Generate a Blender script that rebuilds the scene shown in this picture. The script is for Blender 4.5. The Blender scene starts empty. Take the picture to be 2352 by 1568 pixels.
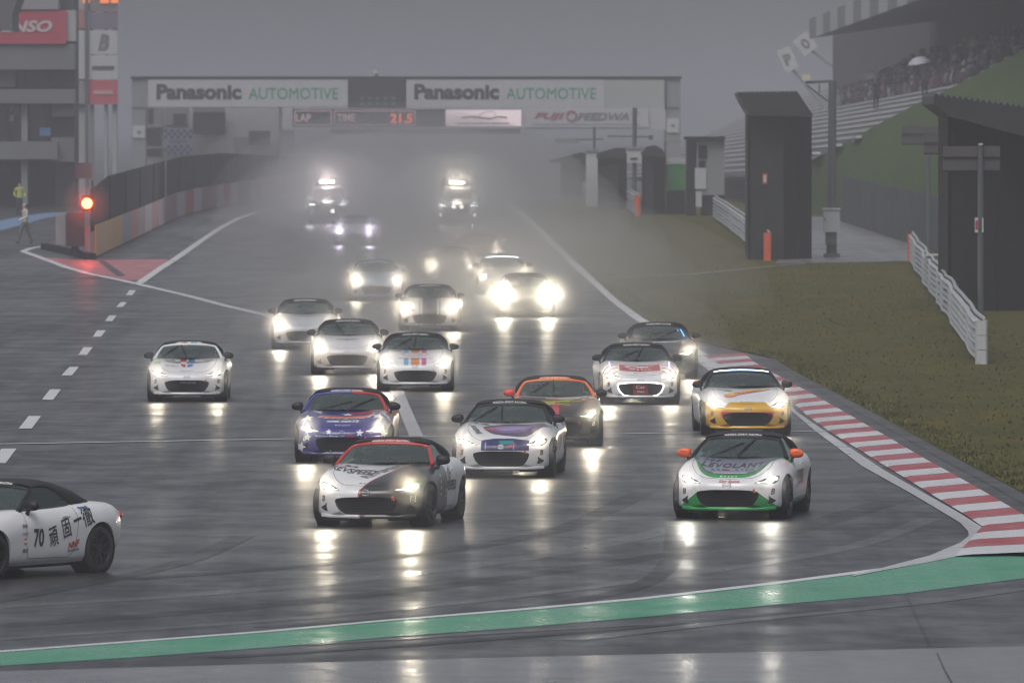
import bpy, bmesh, math, random, ast
import numpy as np
from mathutils import Vector, Matrix
from mathutils.bvhtree import BVHTree
from mathutils.geometry import tessellate_polygon

random.seed(7)
rng = np.random.default_rng(7)
SC = bpy.context.scene
COL = SC.collection
R = math.radians

# ------------------------------------------------------------------ camera
CAM_H = 5.8
FPX, CX, CY, HOR = 19600.0, 1176.0, 784.0, 288.0     # photo measured on a 2352 px wide grid
PITCH = math.atan((CY - HOR) / FPX)
cam_d = bpy.data.cameras.new('camera'); cam = bpy.data.objects.new('camera', cam_d); COL.objects.link(cam)
cam.location = (0, 0, CAM_H); cam.rotation_euler = (math.pi / 2 - PITCH, 0, 0)
cam_d.sensor_width = 36; cam_d.lens = 300; cam_d.clip_start = 1; cam_d.clip_end = 20000
cam_d.dof.use_dof = True; cam_d.dof.focus_distance = 140; cam_d.dof.aperture_fstop = 5.6
SC.camera = cam

# ------------------------------------------------------------------ sky, sun, exposure
SUN_EL, SUN_AZ = 58, 200
world = bpy.data.worlds.new('World'); SC.world = world; world.use_nodes = True
wn = world.node_tree; wn.nodes.clear()
sky = wn.nodes.new('ShaderNodeTexSky'); sky.sky_type = 'NISHITA'; sky.sun_disc = False
sky.sun_elevation = R(SUN_EL); sky.sun_rotation = R(SUN_AZ); sky.dust_density = 4; sky.air_density = 1.0
hs = wn.nodes.new('ShaderNodeHueSaturation'); hs.inputs['Saturation'].default_value = 0.45
bg = wn.nodes.new('ShaderNodeBackground'); bg.inputs['Strength'].default_value = 0.103
wo = wn.nodes.new('ShaderNodeOutputWorld')
wn.links.new(sky.outputs[0], hs.inputs['Color']); wn.links.new(hs.outputs[0], bg.inputs['Color']); wn.links.new(bg.outputs[0], wo.inputs[0])
sl = bpy.data.lights.new('sun', 'SUN'); sl.energy = 1.3; sl.angle = R(40); sl.color = (1, 0.97, 0.93)
so = bpy.data.objects.new('sun', sl); COL.objects.link(so)
so.rotation_euler = (R(90 - SUN_EL), 0, R(180 - SUN_AZ))
VS = SC.view_settings
VS.view_transform = 'Standard'; VS.look = 'None'; VS.gamma = 1; VS.use_curve_mapping = False; VS.exposure = 0.0
C_ = SC.cycles
C_.use_denoising = True; C_.filter_width = 1.1; C_.denoising_input_passes = 'RGB_ALBEDO_NORMAL'; C_.max_bounces = 6; C_.diffuse_bounces = 2; C_.glossy_bounces = 3; C_.transmission_bounces = 5
C_.transparent_max_bounces = 12; C_.volume_bounces = 1; C_.volume_step_rate = 1.0; C_.volume_max_steps = 256
C_.sample_clamp_indirect = 3; C_.sample_clamp_direct = 0; C_.use_adaptive_sampling = False; C_.caustics_reflective = False; C_.caustics_refractive = False

# ------------------------------------------------------------------ pixel <-> place
FW = Vector((0, math.cos(PITCH), -math.sin(PITCH))); UPV = Vector((0, math.sin(PITCH), math.cos(PITCH)))
def elev(y):
    """height of the ground: level near the corner, a very gentle climb along the straight"""
    def ramp(t, w=30):
        return 0 if t <= 0 else (t * t / (2 * w) if t < w else t - w / 2)
    return 0.005 * (ramp(y - 165) - ramp(y - 425))
def ray(px, py): return FW * FPX + Vector((1, 0, 0)) * (px - CX) + UPV * (CY - py)
def G(px, py, dz=0.0):
    r = ray(px, py); y = 200.0
    for _ in range(60):
        z = elev(y) + dz
        t = (z - CAM_H) / r.z
        y = 0.5 * y + 0.5 * min(t * r.y, 3000)
    t = y / r.y
    return Vector((r.x * t, y, elev(y) + dz))
def P(px, py, Y):
    r = ray(px, py); t = Y / r.y
    return Vector((r.x * t, Y, CAM_H + r.z * t))
def S(Y): return FPX / Y     # px per metre at distance Y

# ------------------------------------------------------------------ objects
def link(o, parent=None):
    COL.objects.link(o)
    if parent is not None: o.parent = parent
    return o
def tag(o, label=None, cat=None, group=None, kind=None):
    if label: o['label'] = label
    if cat: o['category'] = cat
    if group: o['group'] = group
    if kind: o['kind'] = kind
    return o
def thing(name, label, cat, loc=(0, 0, 0), rz=0, group=None):
    o = bpy.data.objects.new(name, None); o.empty_display_size = 0.2
    link(o); o.location = loc; o.rotation_euler = (0, 0, rz)
    return tag(o, label, cat, group)
def mesh_obj(name, verts, faces, mat, parent=None, smooth=False, angle=None):
    me = bpy.data.meshes.new(name); me.from_pydata([tuple(v) for v in verts], [], [tuple(f) for f in faces])
    me.validate(); me.update()
    if mat is not None: me.materials.append(mat)
    if smooth:
        me.polygons.foreach_set('use_smooth', [True] * len(me.polygons))
        if angle: me.set_sharp_from_angle(angle=R(angle))
    return link(bpy.data.objects.new(name, me), parent)
class MB:
    """collects simple solids into one mesh"""
    def __init__(self): self.v = []; self.f = []
    def add(self, vs, fs):
        n = len(self.v); self.v += [tuple(v) for v in vs]; self.f += [tuple(i + n for i in f) for f in fs]; return self
    def box(self, a, b, M=None):
        (x0, y0, z0), (x1, y1, z1) = a, b
        vs = [Vector(p) for p in ((x0,y0,z0),(x1,y0,z0),(x1,y1,z0),(x0,y1,z0),(x0,y0,z1),(x1,y0,z1),(x1,y1,z1),(x0,y1,z1))]
        if M is not None: vs = [M @ v for v in vs]
        return self.add(vs, [(3,2,1,0),(4,5,6,7),(0,1,5,4),(1,2,6,5),(2,3,7,6),(3,0,4,7)])
    def bar(self, a, b, w, h=None, up=(0, 0, 1)):
        a, b = Vector(a), Vector(b); h = h or w
        d = (b - a).normalized(); u = Vector(up)
        if abs(d.dot(u)) > 0.95: u = Vector((1, 0, 0))
        s = d.cross(u).normalized(); u = s.cross(d).normalized()
        vs = []
        for p in (a, b):
            for i, j in ((-1,-1),(1,-1),(1,1),(-1,1)): vs.append(p + s * (i * w / 2) + u * (j * h / 2))
        return self.add(vs, [(3,2,1,0),(4,5,6,7),(0,1,5,4),(1,2,6,5),(2,3,7,6),(3,0,4,7)])
    def tube(self, pts, r, n=8, caps=True):
        pts = [Vector(p) for p in pts]; rr = r if isinstance(r, (list, tuple)) else [r] * len(pts)
        base = len(self.v); vs = []; fs = []
        for i, p in enumerate(pts):
            d = (pts[min(i + 1, len(pts) - 1)] - pts[max(i - 1, 0)]).normalized()
            u = Vector((0, 0, 1)) if abs(d.z) < 0.9 else Vector((1, 0, 0))
            s = d.cross(u).normalized(); u = s.cross(d)
            for k in range(n):
                a = 2 * math.pi * k / n; vs.append(p + (s * math.cos(a) + u * math.sin(a)) * rr[i])
        for i in range(len(pts) - 1):
            for k in range(n): fs.append((i*n+k, i*n+(k+1)%n, (i+1)*n+(k+1)%n, (i+1)*n+k))
        if caps: fs.append(tuple(range(n))[::-1]); fs.append(tuple((len(pts)-1)*n + k for k in range(n)))
        return self.add(vs, fs)
    def prism(self, poly, axis, a, b):
        """poly in the two other axes, extruded along axis from a to b"""
        def m(p, q, t): return {'x': (t, p, q), 'y': (p, t, q), 'z': (p, q, t)}[axis]
        n = len(poly); vs = [m(p, q, a) for p, q in poly] + [m(p, q, b) for p, q in poly]
        fs = [(i, (i+1)%n, n+(i+1)%n, n+i) for i in range(n)]
        fs += [tuple(range(n))[::-1], tuple(range(n, 2*n))]
        return self.add(vs, fs)
    def lathe(self, prof, axis='x', n=24, c=(0,0,0), closed=True):
        vs = []; fs = []; m = len(prof)
        for k in range(n):
            a = 2*math.pi*k/n; ca, sa = math.cos(a), math.sin(a)
            for t, r in prof:
                p = {'x': (t, r*ca, r*sa), 'y': (r*ca, t, r*sa), 'z': (r*ca, r*sa, t)}[axis]
                vs.append((p[0]+c[0], p[1]+c[1], p[2]+c[2]))
        for k in range(n):
            for j in range(m if closed else m-1):
                fs.append((k*m+j, k*m+(j+1)%m, ((k+1)%n)*m+(j+1)%m, ((k+1)%n)*m+j))
        return self.add(vs, fs)
    def ellipsoid(self, c, r, nu=14, nv=9):
        vs = []; fs = []
        for j in range(nv+1):
            t = math.pi*j/nv
            for i in range(nu):
                p = 2*math.pi*i/nu
                vs.append((c[0]+r[0]*math.sin(t)*math.cos(p), c[1]+r[1]*math.sin(t)*math.sin(p), c[2]+r[2]*math.cos(t)))
        for j in range(nv):
            for i in range(nu): fs.append((j*nu+i, (j+1)*nu+i, (j+1)*nu+(i+1)%nu, j*nu+(i+1)%nu))
        return self.add(vs, fs)
    def build(self, name, mat, parent=None, smooth=False, angle=35):
        me = bpy.data.meshes.new(name); me.from_pydata(self.v, [], self.f)
        bm = bmesh.new(); bm.from_mesh(me)
        bmesh.ops.remove_doubles(bm, verts=bm.verts, dist=1e-5)
        bmesh.ops.recalc_face_normals(bm, faces=bm.faces); bm.to_mesh(me); bm.free()
        if mat is not None: me.materials.append(mat)
        if smooth:
            me.polygons.foreach_set('use_smooth', [True]*len(me.polygons)); me.set_sharp_from_angle(angle=R(angle))
        return link(bpy.data.objects.new(name, me), parent)
def copy_tree(o, parent=None):
    c = o.copy(); link(c, parent)
    for ch in list(o.children): copy_tree(ch, c)
    return c
def dup_mesh_obj(o, parent): return link(o.copy(), parent) if True else None

# ------------------------------------------------------------------ materials
def srgb(r, g, b):
    f = lambda c: (c/255/12.92 if c/255 <= 0.04045 else ((c/255+0.055)/1.055)**2.4)
    return (f(r), f(g), f(b))
class EX:
    """tiny expression compiler: python expression in x, y, z -> math nodes"""
    def __init__(self, nt, src):
        self.nt = nt
        sp = nt.nodes.new('ShaderNodeSeparateXYZ'); nt.links.new(src, sp.inputs[0])
        self.var = {'x': sp.outputs[0], 'y': sp.outputs[1], 'z': sp.outputs[2]}
    def run(self, s): return self.ev(ast.parse(s, mode='eval').body)
    def m(self, op, *a):
        n = self.nt.nodes.new('ShaderNodeMath'); n.operation = op
        for i, v in enumerate(a):
            if isinstance(v, (int, float)): n.inputs[i].default_value = v
            else: self.nt.links.new(v, n.inputs[i])
        return n.outputs[0]
    def ev(self, e):
        if isinstance(e, ast.Constant): return float(e.value)
        if isinstance(e, ast.Name): return self.var[e.id]
        if isinstance(e, ast.UnaryOp):
            v = self.ev(e.operand); return -v if isinstance(v, float) else self.m('MULTIPLY', v, -1.0)
        if isinstance(e, ast.BinOp):
            op = {ast.Add: 'ADD', ast.Sub: 'SUBTRACT', ast.Mult: 'MULTIPLY', ast.Div: 'DIVIDE', ast.Pow: 'POWER'}[type(e.op)]
            return self.m(op, self.ev(e.left), self.ev(e.right))
        if isinstance(e, ast.Compare):
            op = 'LESS_THAN' if isinstance(e.ops[0], ast.Lt) else 'GREATER_THAN'
            return self.m(op, self.ev(e.left), self.ev(e.comparators[0]))
        if isinstance(e, ast.Call):
            op = {'abs': 'ABSOLUTE', 'max': 'MAXIMUM', 'min': 'MINIMUM', 'sin': 'SINE', 'fract': 'FRACT', 'sqrt': 'SQRT', 'floor': 'FLOOR', 'exp': 'EXPONENT'}[e.func.id]
            return self.m(op, *[self.ev(a) for a in e.args])
def nodes_of(name):
    m = bpy.data.materials.new(name); m.use_nodes = True; nt = m.node_tree
    b = nt.nodes['Principled BSDF']
    return m, nt, b
def noise(nt, scale, detail=4, rough=0.55, vec=None, stretch=None):
    n = nt.nodes.new('ShaderNodeTexNoise'); n.inputs['Scale'].default_value = scale
    n.inputs['Detail'].default_value = detail; n.inputs['Roughness'].default_value = rough
    if vec is None:
        tc = nt.nodes.new('ShaderNodeTexCoord'); vec = tc.outputs['Object']
    if stretch:
        mp = nt.nodes.new('ShaderNodeMapping'); mp.inputs['Scale'].default_value = stretch
        nt.links.new(vec, mp.inputs[0]); vec = mp.outputs[0]
    nt.links.new(vec, n.inputs['Vector']); return n.outputs[0]
def ramp(nt, fac, stops):
    r = nt.nodes.new('ShaderNodeValToRGB'); nt.links.new(fac, r.inputs[0])
    el = r.color_ramp.elements
    while len(el) < len(stops): el.new(0.5)
    for e, (p, c) in zip(el, stops):
        e.position = p; e.color = (*(c if isinstance(c, (tuple, list)) else (c, c, c)), 1)
    return r.outputs[0]
def mixc(nt, fac, a, b):
    n = nt.nodes.new('ShaderNodeMix'); n.data_type = 'RGBA'
    for i, v in ((0, fac), (6, a), (7, b)):
        if isinstance(v, (tuple, list)): n.inputs[i].default_value = (*v, 1)
        elif isinstance(v, (int, float)): n.inputs[i].default_value = v
        else: nt.links.new(v, n.inputs[i])
    return n.outputs[2]
MATS = {}
def mat(name, col, rough=0.5, metal=0.0, var=0.0, vscale=3.0, bump=0.0, bscale=60, coat=0.0, emit=0.0, spec=0.5, alpha=None, trans=0.0):
    if name in MATS: return MATS[name]
    m, nt, b = nodes_of(name)
    b.inputs['Base Color'].default_value = (*col, 1); b.inputs['Roughness'].default_value = rough
    b.inputs['Metallic'].default_value = metal; b.inputs['Coat Weight'].default_value = coat
    b.inputs['Coat Roughness'].default_value = 0.12; b.inputs['Specular IOR Level'].default_value = spec
    if var > 0:
        n = noise(nt, vscale); lo = tuple(c*(1-var) for c in col); hi = tuple(min(1, c*(1+var)) for c in col)
        nt.links.new(ramp(nt, n, [(0.3, lo), (0.7, hi)]), b.inputs['Base Color'])
    if bump > 0:
        bn = nt.nodes.new('ShaderNodeBump'); bn.inputs['Strength'].default_value = bump; bn.inputs['Distance'].default_value = 0.01
        nt.links.new(noise(nt, bscale, 5), bn.inputs['Height']); nt.links.new(bn.outputs[0], b.inputs['Normal'])
    if emit > 0:
        b.inputs['Emission Color'].default_value = (*col, 1); b.inputs['Emission Strength'].default_value = emit
    if trans > 0: b.inputs['Transmission Weight'].default_value = trans
    if alpha is not None: b.inputs['Alpha'].default_value = alpha
    MATS[name] = m; return m

# ================================================================== SETTING: ground, track, paint, kerb, grass
def ground_poly(name, pts, dz, material, kind='structure', parent=None, raw=False):
    """flat sheet that follows the ground; pts are photo pixels (or world xy with raw)"""
    xy = [(p[0], p[1]) for p in pts] if raw else [G(*p).to_2d()[:] for p in pts]
    bm = bmesh.new(); vs = [bm.verts.new((x, y, 0)) for x, y in xy]
    for t in tessellate_polygon([[Vector((x, y, 0)) for x, y in xy]]):
        if len(set(t)) == 3:
            f = bm.faces.new([vs[i] for i in t]); f.normal_update()
            if f.normal.z < 0: f.normal_flip()
    y0, y1 = min(p[1] for p in xy), max(p[1] for p in xy)
    for yy in np.arange(160, 470, 6):
        if y0 < yy < y1:
            bmesh.ops.bisect_plane(bm, geom=bm.verts[:] + bm.edges[:] + bm.faces[:], plane_co=(0, yy, 0), plane_no=(0, 1, 0))
    for v in bm.verts: v.co.z = elev(v.co.y) + dz
    me = bpy.data.meshes.new(name); bm.to_mesh(me); bm.free(); me.materials.append(material)
    o = link(bpy.data.objects.new(name, me), parent)
    if kind and parent is None: o['kind'] = kind
    return o
def catmull_px(P_, per=6):
    P_ = [np.array(p, float) for p in P_]; out = []; n = len(P_)
    for i in range(n-1):
        p0 = P_[i-1] if i else 2*P_[0]-P_[1]; p1, p2 = P_[i], P_[i+1]; p3 = P_[i+2] if i+2 < n else 2*P_[-1]-P_[-2]
        for k in range(per):
            t = k/per; out.append(0.5*((2*p1)+(-p0+p2)*t+(2*p0-5*p1+4*p2-p3)*t*t+(-p0+3*p1-3*p2+p3)*t**3))
    return out + [P_[-1]]
def c7(x, y): return (x / 3.654, 349.1 + y / 3.654)
def c8(x, y): return (x / 3.0475, 588.0 + y / 3.0475)
def K(x, y): return ((1750 + x / 2.6136) / 1.0884, (860 + y / 2.6136) / 1.0884)

def wet_asphalt(name, base, r_lo, r_hi, tint=(1, 1, 1), patch=0.35):
    m, nt, b = nodes_of(name)
    tc = nt.nodes.new('ShaderNodeTexCoord'); o = tc.outputs['Object']
    big = noise(nt, 0.09, 3, 0.5, o, (1.0, 0.35, 1)); band = noise(nt, 1.0, 3, 0.6, o, (0.10, 0.22, 1)); fine = noise(nt, 55, 4, 0.7, o)
    streak = noise(nt, 1.0, 4, 0.6, o, (1.6, 0.035, 1))
    ex = EX(nt, o)
    mixv = ex.m('ADD', ex.m('MULTIPLY', big, 0.40), ex.m('ADD', ex.m('MULTIPLY', streak, 0.35), ex.m('MULTIPLY', band, 0.25)))
    c0 = tuple(base * t * (1 - patch) for t in tint); c1 = tuple(base * t * (1 + patch) for t in tint)
    col = ramp(nt, mixv, [(0.38, c0), (0.62, c1)])
    sp = ramp(nt, fine, [(0.35, 0.72), (0.7, 1.25)])
    mm = nt.nodes.new('ShaderNodeMix'); mm.data_type = 'RGBA'; mm.blend_type = 'MULTIPLY'; mm.inputs[0].default_value = 1
    nt.links.new(col, mm.inputs[6]); nt.links.new(sp, mm.inputs[7]); nt.links.new(mm.outputs[2], b.inputs['Base Color'])
    wet = noise(nt, 0.75, 6, 0.66, o, (1.0, 0.6, 1))
    rv = ex.m('ADD', ex.m('MULTIPLY', mixv, 0.5), ex.m('MULTIPLY', wet, 0.5))
    nt.links.new(ramp(nt, rv, [(0.40, r_hi), (0.58, r_lo)]), b.inputs['Roughness'])
    nt.links.new(ramp(nt, wet, [(0.35, 0.24), (0.65, 0.36)]), b.inputs['Specular IOR Level'])
    bn = nt.nodes.new('ShaderNodeBump'); bn.inputs['Strength'].default_value = 0.10; bn.inputs['Distance'].default_value = 0.02
    bn2 = nt.nodes.new('ShaderNodeBump'); bn2.inputs['Strength'].default_value = 0.10; bn2.inputs['Distance'].default_value = 0.05
    nt.links.new(noise(nt, 9, 4, 0.65, o, (1.0, 0.5, 1)), bn.inputs['Height'])
    nt.links.new(noise(nt, 1.2, 3, 0.6, o), bn2.inputs['Height']); nt.links.new(bn2.outputs[0], bn.inputs['Normal'])
    nt.links.new(bn.outputs[0], b.inputs['Normal'])
    return m
M_ASPH = wet_asphalt('wet_asphalt', 0.036, 0.28, 0.50, (1, 0.97, 1.03))
M_CONC = wet_asphalt('wet_concrete_apron', 0.125, 0.16, 0.30, (1.0, 0.97, 1.08), 0.12)
M_GREENP = wet_asphalt('green_paint', 0.26, 0.2, 0.42, (0.10, 1.0, 0.50), 0.16)
M_REDP = wet_asphalt('faded_red_paint', 0.40, 0.3, 0.5, (1.0, 0.30, 0.33), 0.12)
M_WHITE = wet_asphalt('white_road_paint', 0.62, 0.25, 0.45, (1, 1, 1.03), 0.09)
M_WORNW = wet_asphalt('worn_white_paint', 0.44, 0.25, 0.45, (1, 1, 1.04), 0.16)
M_KRED = wet_asphalt('red_kerb_paint', 0.36, 0.25, 0.45, (1.0, 0.09, 0.11), 0.16)
M_KWHT = wet_asphalt('white_kerb_paint', 0.58, 0.25, 0.45, (1, 1, 1.04), 0.09)
M_GUT = wet_asphalt('gutter_concrete', 0.06, 0.4, 0.6, (1, 0.95, 0.92), 0.2)
M_BLUEP = wet_asphalt('blue_paint', 0.42, 0.3, 0.5, (0.35, 0.62, 1.0), 0.1)
M_PATCH = wet_asphalt('darker_asphalt_patch', 0.022, 0.30, 0.5, (1, 1, 1.02))
M_ROADG = wet_asphalt('service_road_asphalt', 0.16, 0.3, 0.5, (1, 1, 1.03), 0.2)

# one sheet of asphalt to the horizon
vs, fs = [], []
ys = [-60, 40, 100, 150] + list(range(162, 470, 6)) + [600, 900, 1600, 3000, 7000]
for y in ys:
    for x in (-2500, -60, -20, 0, 20, 60, 2500): vs.append((x, y, elev(y)))
for j in range(len(ys) - 1):
    for i in range(6): fs.append((j*7+i, j*7+i+1, (j+1)*7+i+1, (j+1)*7+i))
tag(mesh_obj('track', vs, fs, M_ASPH), kind='structure')

# foreground: pale apron, green strip, white edge line
gt = [(-40,1498.5),(0,1495.4),(300,1473),(600,1450.4),(900,1423),(1176,1400.4),(1476,1373),(1776,1338),(2026,1305.4),(2126,1287),(2196,1272)]
gb = [(2500,1313),(2352,1328),(2076,1363),(1776,1389.4),(1476,1417),(1176,1442.5),(900,1462),(600,1488),(300,1510),(0,1529),(-40,1532)]
ground_poly('green_painted_strip', [(x, y) for x, y in gt] + [(2352,1278),(2520,1279)] + gb, 0.005, M_GREENP)
w0 = [(x, y - 0.5) for x, y in gt]
w1 = [(x, y + 3.2 + 3.0 * max(0, (x - 900) / 1300)) for x, y in gt][::-1]
ground_poly('white_edge_line', w0 + w1, 0.010, M_WHITE)
ap = [G(-60,1543), G(1176,1509), G(1776,1497), G(2352,1484), G(2500,1480)]
ground_poly('concrete_apron', [(p.x, p.y) for p in ap] + [(12, 30), (-12, 30)], 0.005, M_CONC, raw=True)
ground_poly('pavement_joint', [(2151,1500),(2154,1500),(2170,1535),(2188,1568),(2200,1600),(2195,1600),(2183,1568),(2166,1536)], 0.010, M_PATCH)
ground_poly('asphalt_seam', [(2078,1364),(2082,1364),(2140,1482),(2134,1483)], 0.006, M_PATCH)
# inside white line that turns the corner, and the kerb
li = [K(*p) for p in ((560,405),(600,440),(740,560),(1060,800),(1400,990),(1700,1170),(1752,1225),(1756,1255),(1700,1300),(1500,1384),(1200,1461),(1000,1510))]
lo = [K(*p) for p in ((560,375),(640,450),(800,560),(1080,745),(1210,830),(1480,985),(1700,1110),(1870,1215),(1890,1250),(1855,1290),(1665,1385),(1500,1422),(1200,1480),(1000,1519))]
ground_poly('white_corner_line', li + lo[::-1], 0.012, M_WORNW)
fl = [(1150,466),(1190,492),(1240,540),(1310,607),(1400,690),(1452,731),(1520,775),(1590,822),(1690,900),K(560,405)]
fr = [(1166,466),(1212,496),(1260,543),(1328,607),(1420,690),(1478,731),(1550,775),(1640,822),(1730,880),K(600,380)]
ground_poly('white_track_edge_line', fl + fr[::-1], 0.012, M_WHITE)
ki = [G(*K(*p)) for p in ((30,80),(330,250),(600,380),(700,470),(840,570),(1050,700),(1210,800),(1360,890),(1600,1040),(1720,1110),(1845,1195),(1890,1250),(1855,1300),(1665,1390))]
ko = [G(*K(*p)) for p in ((330,98),(370,135),(490,205),(700,320),(960,465),(1230,620),(1500,780),(1800,945),(2117,1130),(2400,1300),(2520,1392))]
def interp(poly, y):
    pts = sorted((p.y, p.x) for p in poly)
    return float(np.interp(y, [a for a, _ in pts], [b for _, b in pts]))
ki_m = ki[:11] + [Vector((ki[13].x, ki[13].y, 0))]
ymin, ymax = ki[13].y, ki[0].y
kerb = tag(thing('kerb', None, None), kind='structure')
n = int((ymax - ymin) / 2.12)
for i in range(n):
    a, b_ = ymin + (ymax - ymin) * i / n, ymin + (ymax - ymin) * (i + 1) / n
    vs = []
    for yy in (a, b_):
        xi, xo = interp(ki_m, yy), interp(ko, yy)
        for t, h in ((0, 0.014), (0.12, 0.035), (0.55, 0.055), (0.92, 0.075), (1.0, 0.02)):
            vs.append((xi + (xo - xi) * t, yy + (0.04 if yy == a and i else 0) + 0.5 * t, elev(yy) + h))
    fs = [(k, k + 1, k + 6, k + 5) for k in range(4)]
    mesh_obj('kerb_block', vs, fs, M_KRED if i % 2 else M_KWHT, kerb)
gut_i = [(p.x - 0.03, p.y) for p in ko]; gut_o = [(p.x + 0.62, p.y) for p in ko][::-1]
ground_poly('kerb_gutter', gut_i + gut_o, 0.016, M_GUT, raw=True)
ground_poly('gutter_joint', [(p.x + 0.30, p.y) for p in ko] + [(p.x + 0.35, p.y) for p in ko][::-1], 0.021, M_PATCH, raw=True)

# pit exit lines, dashes, red gore
def strip(name, ctr, w, dz, m, taper=None):
    c = [G(*p) for p in ctr]; L, Rr = [], []
    for i, p in enumerate(c):
        d = (c[min(i+1, len(c)-1)] - c[max(i-1, 0)]); d.z = 0; d.normalize(); nn = Vector((-d.y, d.x, 0))
        ww = w if not taper else w + (taper - w) * i / (len(c) - 1)
        L.append(((p + nn*ww/2).x, (p + nn*ww/2).y)); Rr.append(((p - nn*ww/2).x, (p - nn*ww/2).y))
    return ground_poly(name, L + Rr[::-1], dz, m, raw=True)
ground_poly('red_painted_gore', [c7(*p) for p in ((380,890),(790,908),(1420,900),(1200,1075),(1060,1075),(760,1022),(560,965),(460,930))], 0.006, M_REDP)
ground_poly('black_gore_stripe', [c7(*p) for p in ((815,912),(870,908),(1050,1035),(1030,1045),(985,1045))], 0.012, M_PATCH)
strip('pit_exit_line', [c7(*p) for p in ((375,793),(270,808),(190,835),(370,900),(560,972),(760,1028),(1000,1075),(1190,1118),(1600,1215),(1900,1295),(2250,1375))] + [(700,763),(790,815),(860,862),(915,902)], 0.30, 0.016, M_WHITE)
ground_poly('pit_exit_line_end', [(898,898),(926,898),(972,1003),(940,1003)], 0.017, M_WORNW)
strip('pit_wall_side_line', [c7(*p) for p in ((1165,1105),(1330,990),(1500,880),(1700,740),(1850,640),(2000,560),(2150,510),(2350,475))] + [(720,466)], 0.30, 0.016, M_WHITE)
for q in ([(905,242),(952,242),(925,277),(880,277)],[(845,325),(888,325),(858,360),(812,360)],[(765,418),(818,418),(785,458),(733,458)],
          [(680,522),(742,522),(705,568),(648,568)],[(585,640),(650,640),(608,695),(548,695)],[(485,778),(552,778),(503,838),(430,838)],
          [(350,935),(428,935),(372,1008),(293,1008)],[(200,1122),(288,1122),(222,1210),(130,1210)],[(10,1350),(116,1350),(40,1452),(-60,1452)]):
    ground_poly('lane_dash', [c8(*p) for p in q], 0.012, M_WHITE)
strip('transverse_line', [(-40,1021),(672,1008.5),(1045,1001.5),(1850,991),(1990,988)], 0.34, 0.013, M_WORNW)
M_SEAM = wet_asphalt('seam_asphalt', 0.06, 0.3, 0.5)
strip('tar_seam', [(40,950),(110,800),(180,705),(260,640)], 0.06, 0.006, M_SEAM)
M_TYRE = wet_asphalt('rubbered_asphalt', 0.024, 0.34, 0.56); M_WASH = wet_asphalt('washed_asphalt', 0.047, 0.24, 0.42)
for k, (pts, w, m_) in enumerate((([(-40,1440),(500,1400),(1100,1335),(1700,1245),(2050,1150)], .55, M_TYRE), ([(-40,1395),(450,1365),(1000,1310),(1500,1225),(1800,1120)], .5, M_WASH),
        ([(-40,1470),(700,1418),(1300,1355),(1900,1268),(2140,1190)], .35, M_WASH), ([(300,1330),(800,1290),(1250,1225),(1480,1130)], .4, M_TYRE), ([(1560,1200),(1500,1330),(1200,1395),(600,1440)], .3, M_TYRE),
        ([(-40,1385),(200,1340),(420,1290),(560,1230)], .35, M_TYRE), ([(1300,1470),(1700,1425),(2100,1385),(2352,1350)], .4, M_WASH), ([(500,1510),(1200,1462),(1900,1400)], .3, M_TYRE), ([(700,1480),(1500,1432)], .2, M_WASH))):
    strip('tyre_track', [tuple(p) for p in catmull_px(pts)], w, 0.0022 + .0004*k, m_)
ground_poly('blue_painted_lane', [(-60,535),(0,530),(45,518),(110,500),(190,487),(120,488),(60,495),(0,507),(-60,520)], 0.008, M_BLUEP)

# grass verge
def grass_mat(name, cols, sc=0.35):
    m, nt, b = nodes_of(name)
    tc = nt.nodes.new('ShaderNodeTexCoord'); o = tc.outputs['Object']
    ex = EX(nt, o)
    a = noise(nt, sc, 4, 0.6, o, (1, 0.35, 1)); f = noise(nt, 14, 5, 0.75, o, (1, 0.6, 1)); g = noise(nt, 2.2, 4, 0.7, o, (1, 0.3, 1))
    v = ex.m('ADD', ex.m('MULTIPLY', a, 0.40), ex.m('ADD', ex.m('MULTIPLY', f, 0.25), ex.m('MULTIPLY', g, 0.35)))
    nt.links.new(ramp(nt, v, [(0.33, cols[0]), (0.5, cols[1]), (0.66, cols[2])]), b.inputs['Base Color'])
    b.inputs['Roughness'].default_value = 0.8; b.inputs['Specular IOR Level'].default_value = 0.15
    bn = nt.nodes.new('ShaderNodeBump'); bn.inputs['Strength'].default_value = 1.0; bn.inputs['Distance'].default_value = 0.06
    nt.links.new(f, bn.inputs['Height']); nt.links.new(bn.outputs[0], b.inputs['Normal'])
    return m
M_GRASS = grass_mat('verge_grass', [(0.036, 0.048, 0.006), (0.075, 0.070, 0.009), (0.138, 0.100, 0.017)])
M_BANK = grass_mat('bank_grass', [(0.030, 0.055, 0.012), (0.050, 0.085, 0.018), (0.080, 0.100, 0.026)], 0.2)
M_TUFT = mat('grass_blades', (0.095, 0.095, 0.026), 0.7, var=0.5, vscale=0.6, spec=0.2)
gl = [G(x + 2, y) for x, y in fr[:7]]
GRASS_L = [(p.x, p.y) for p in gl if p.y > ko[0].y + 3] + [(p.x + 0.60, p.y) for p in ko]
far = G(1166, 458)
ground_poly('grass_verge', [(far.x, 520)] + GRASS_L + [(GRASS_L[-1][0] + 2, 60), (70, 60), (70, 520)], 0.022, M_GRASS, raw=True)
p_ = [G(1376,641), G(1600,631), G(1860,604), G(2100,598)]
strip('narrow_path', [(1370,641),(1600,630),(1866,604)], 0.34, 0.030, M_ROADG)
ground_poly('service_road', [(1780,607),(1865,499),(1885,499),(1930,507),(2085,560),(2230,640),(2230,700),(2140,640),(2088,601),(1950,604)], 0.030, M_ROADG)
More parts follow.
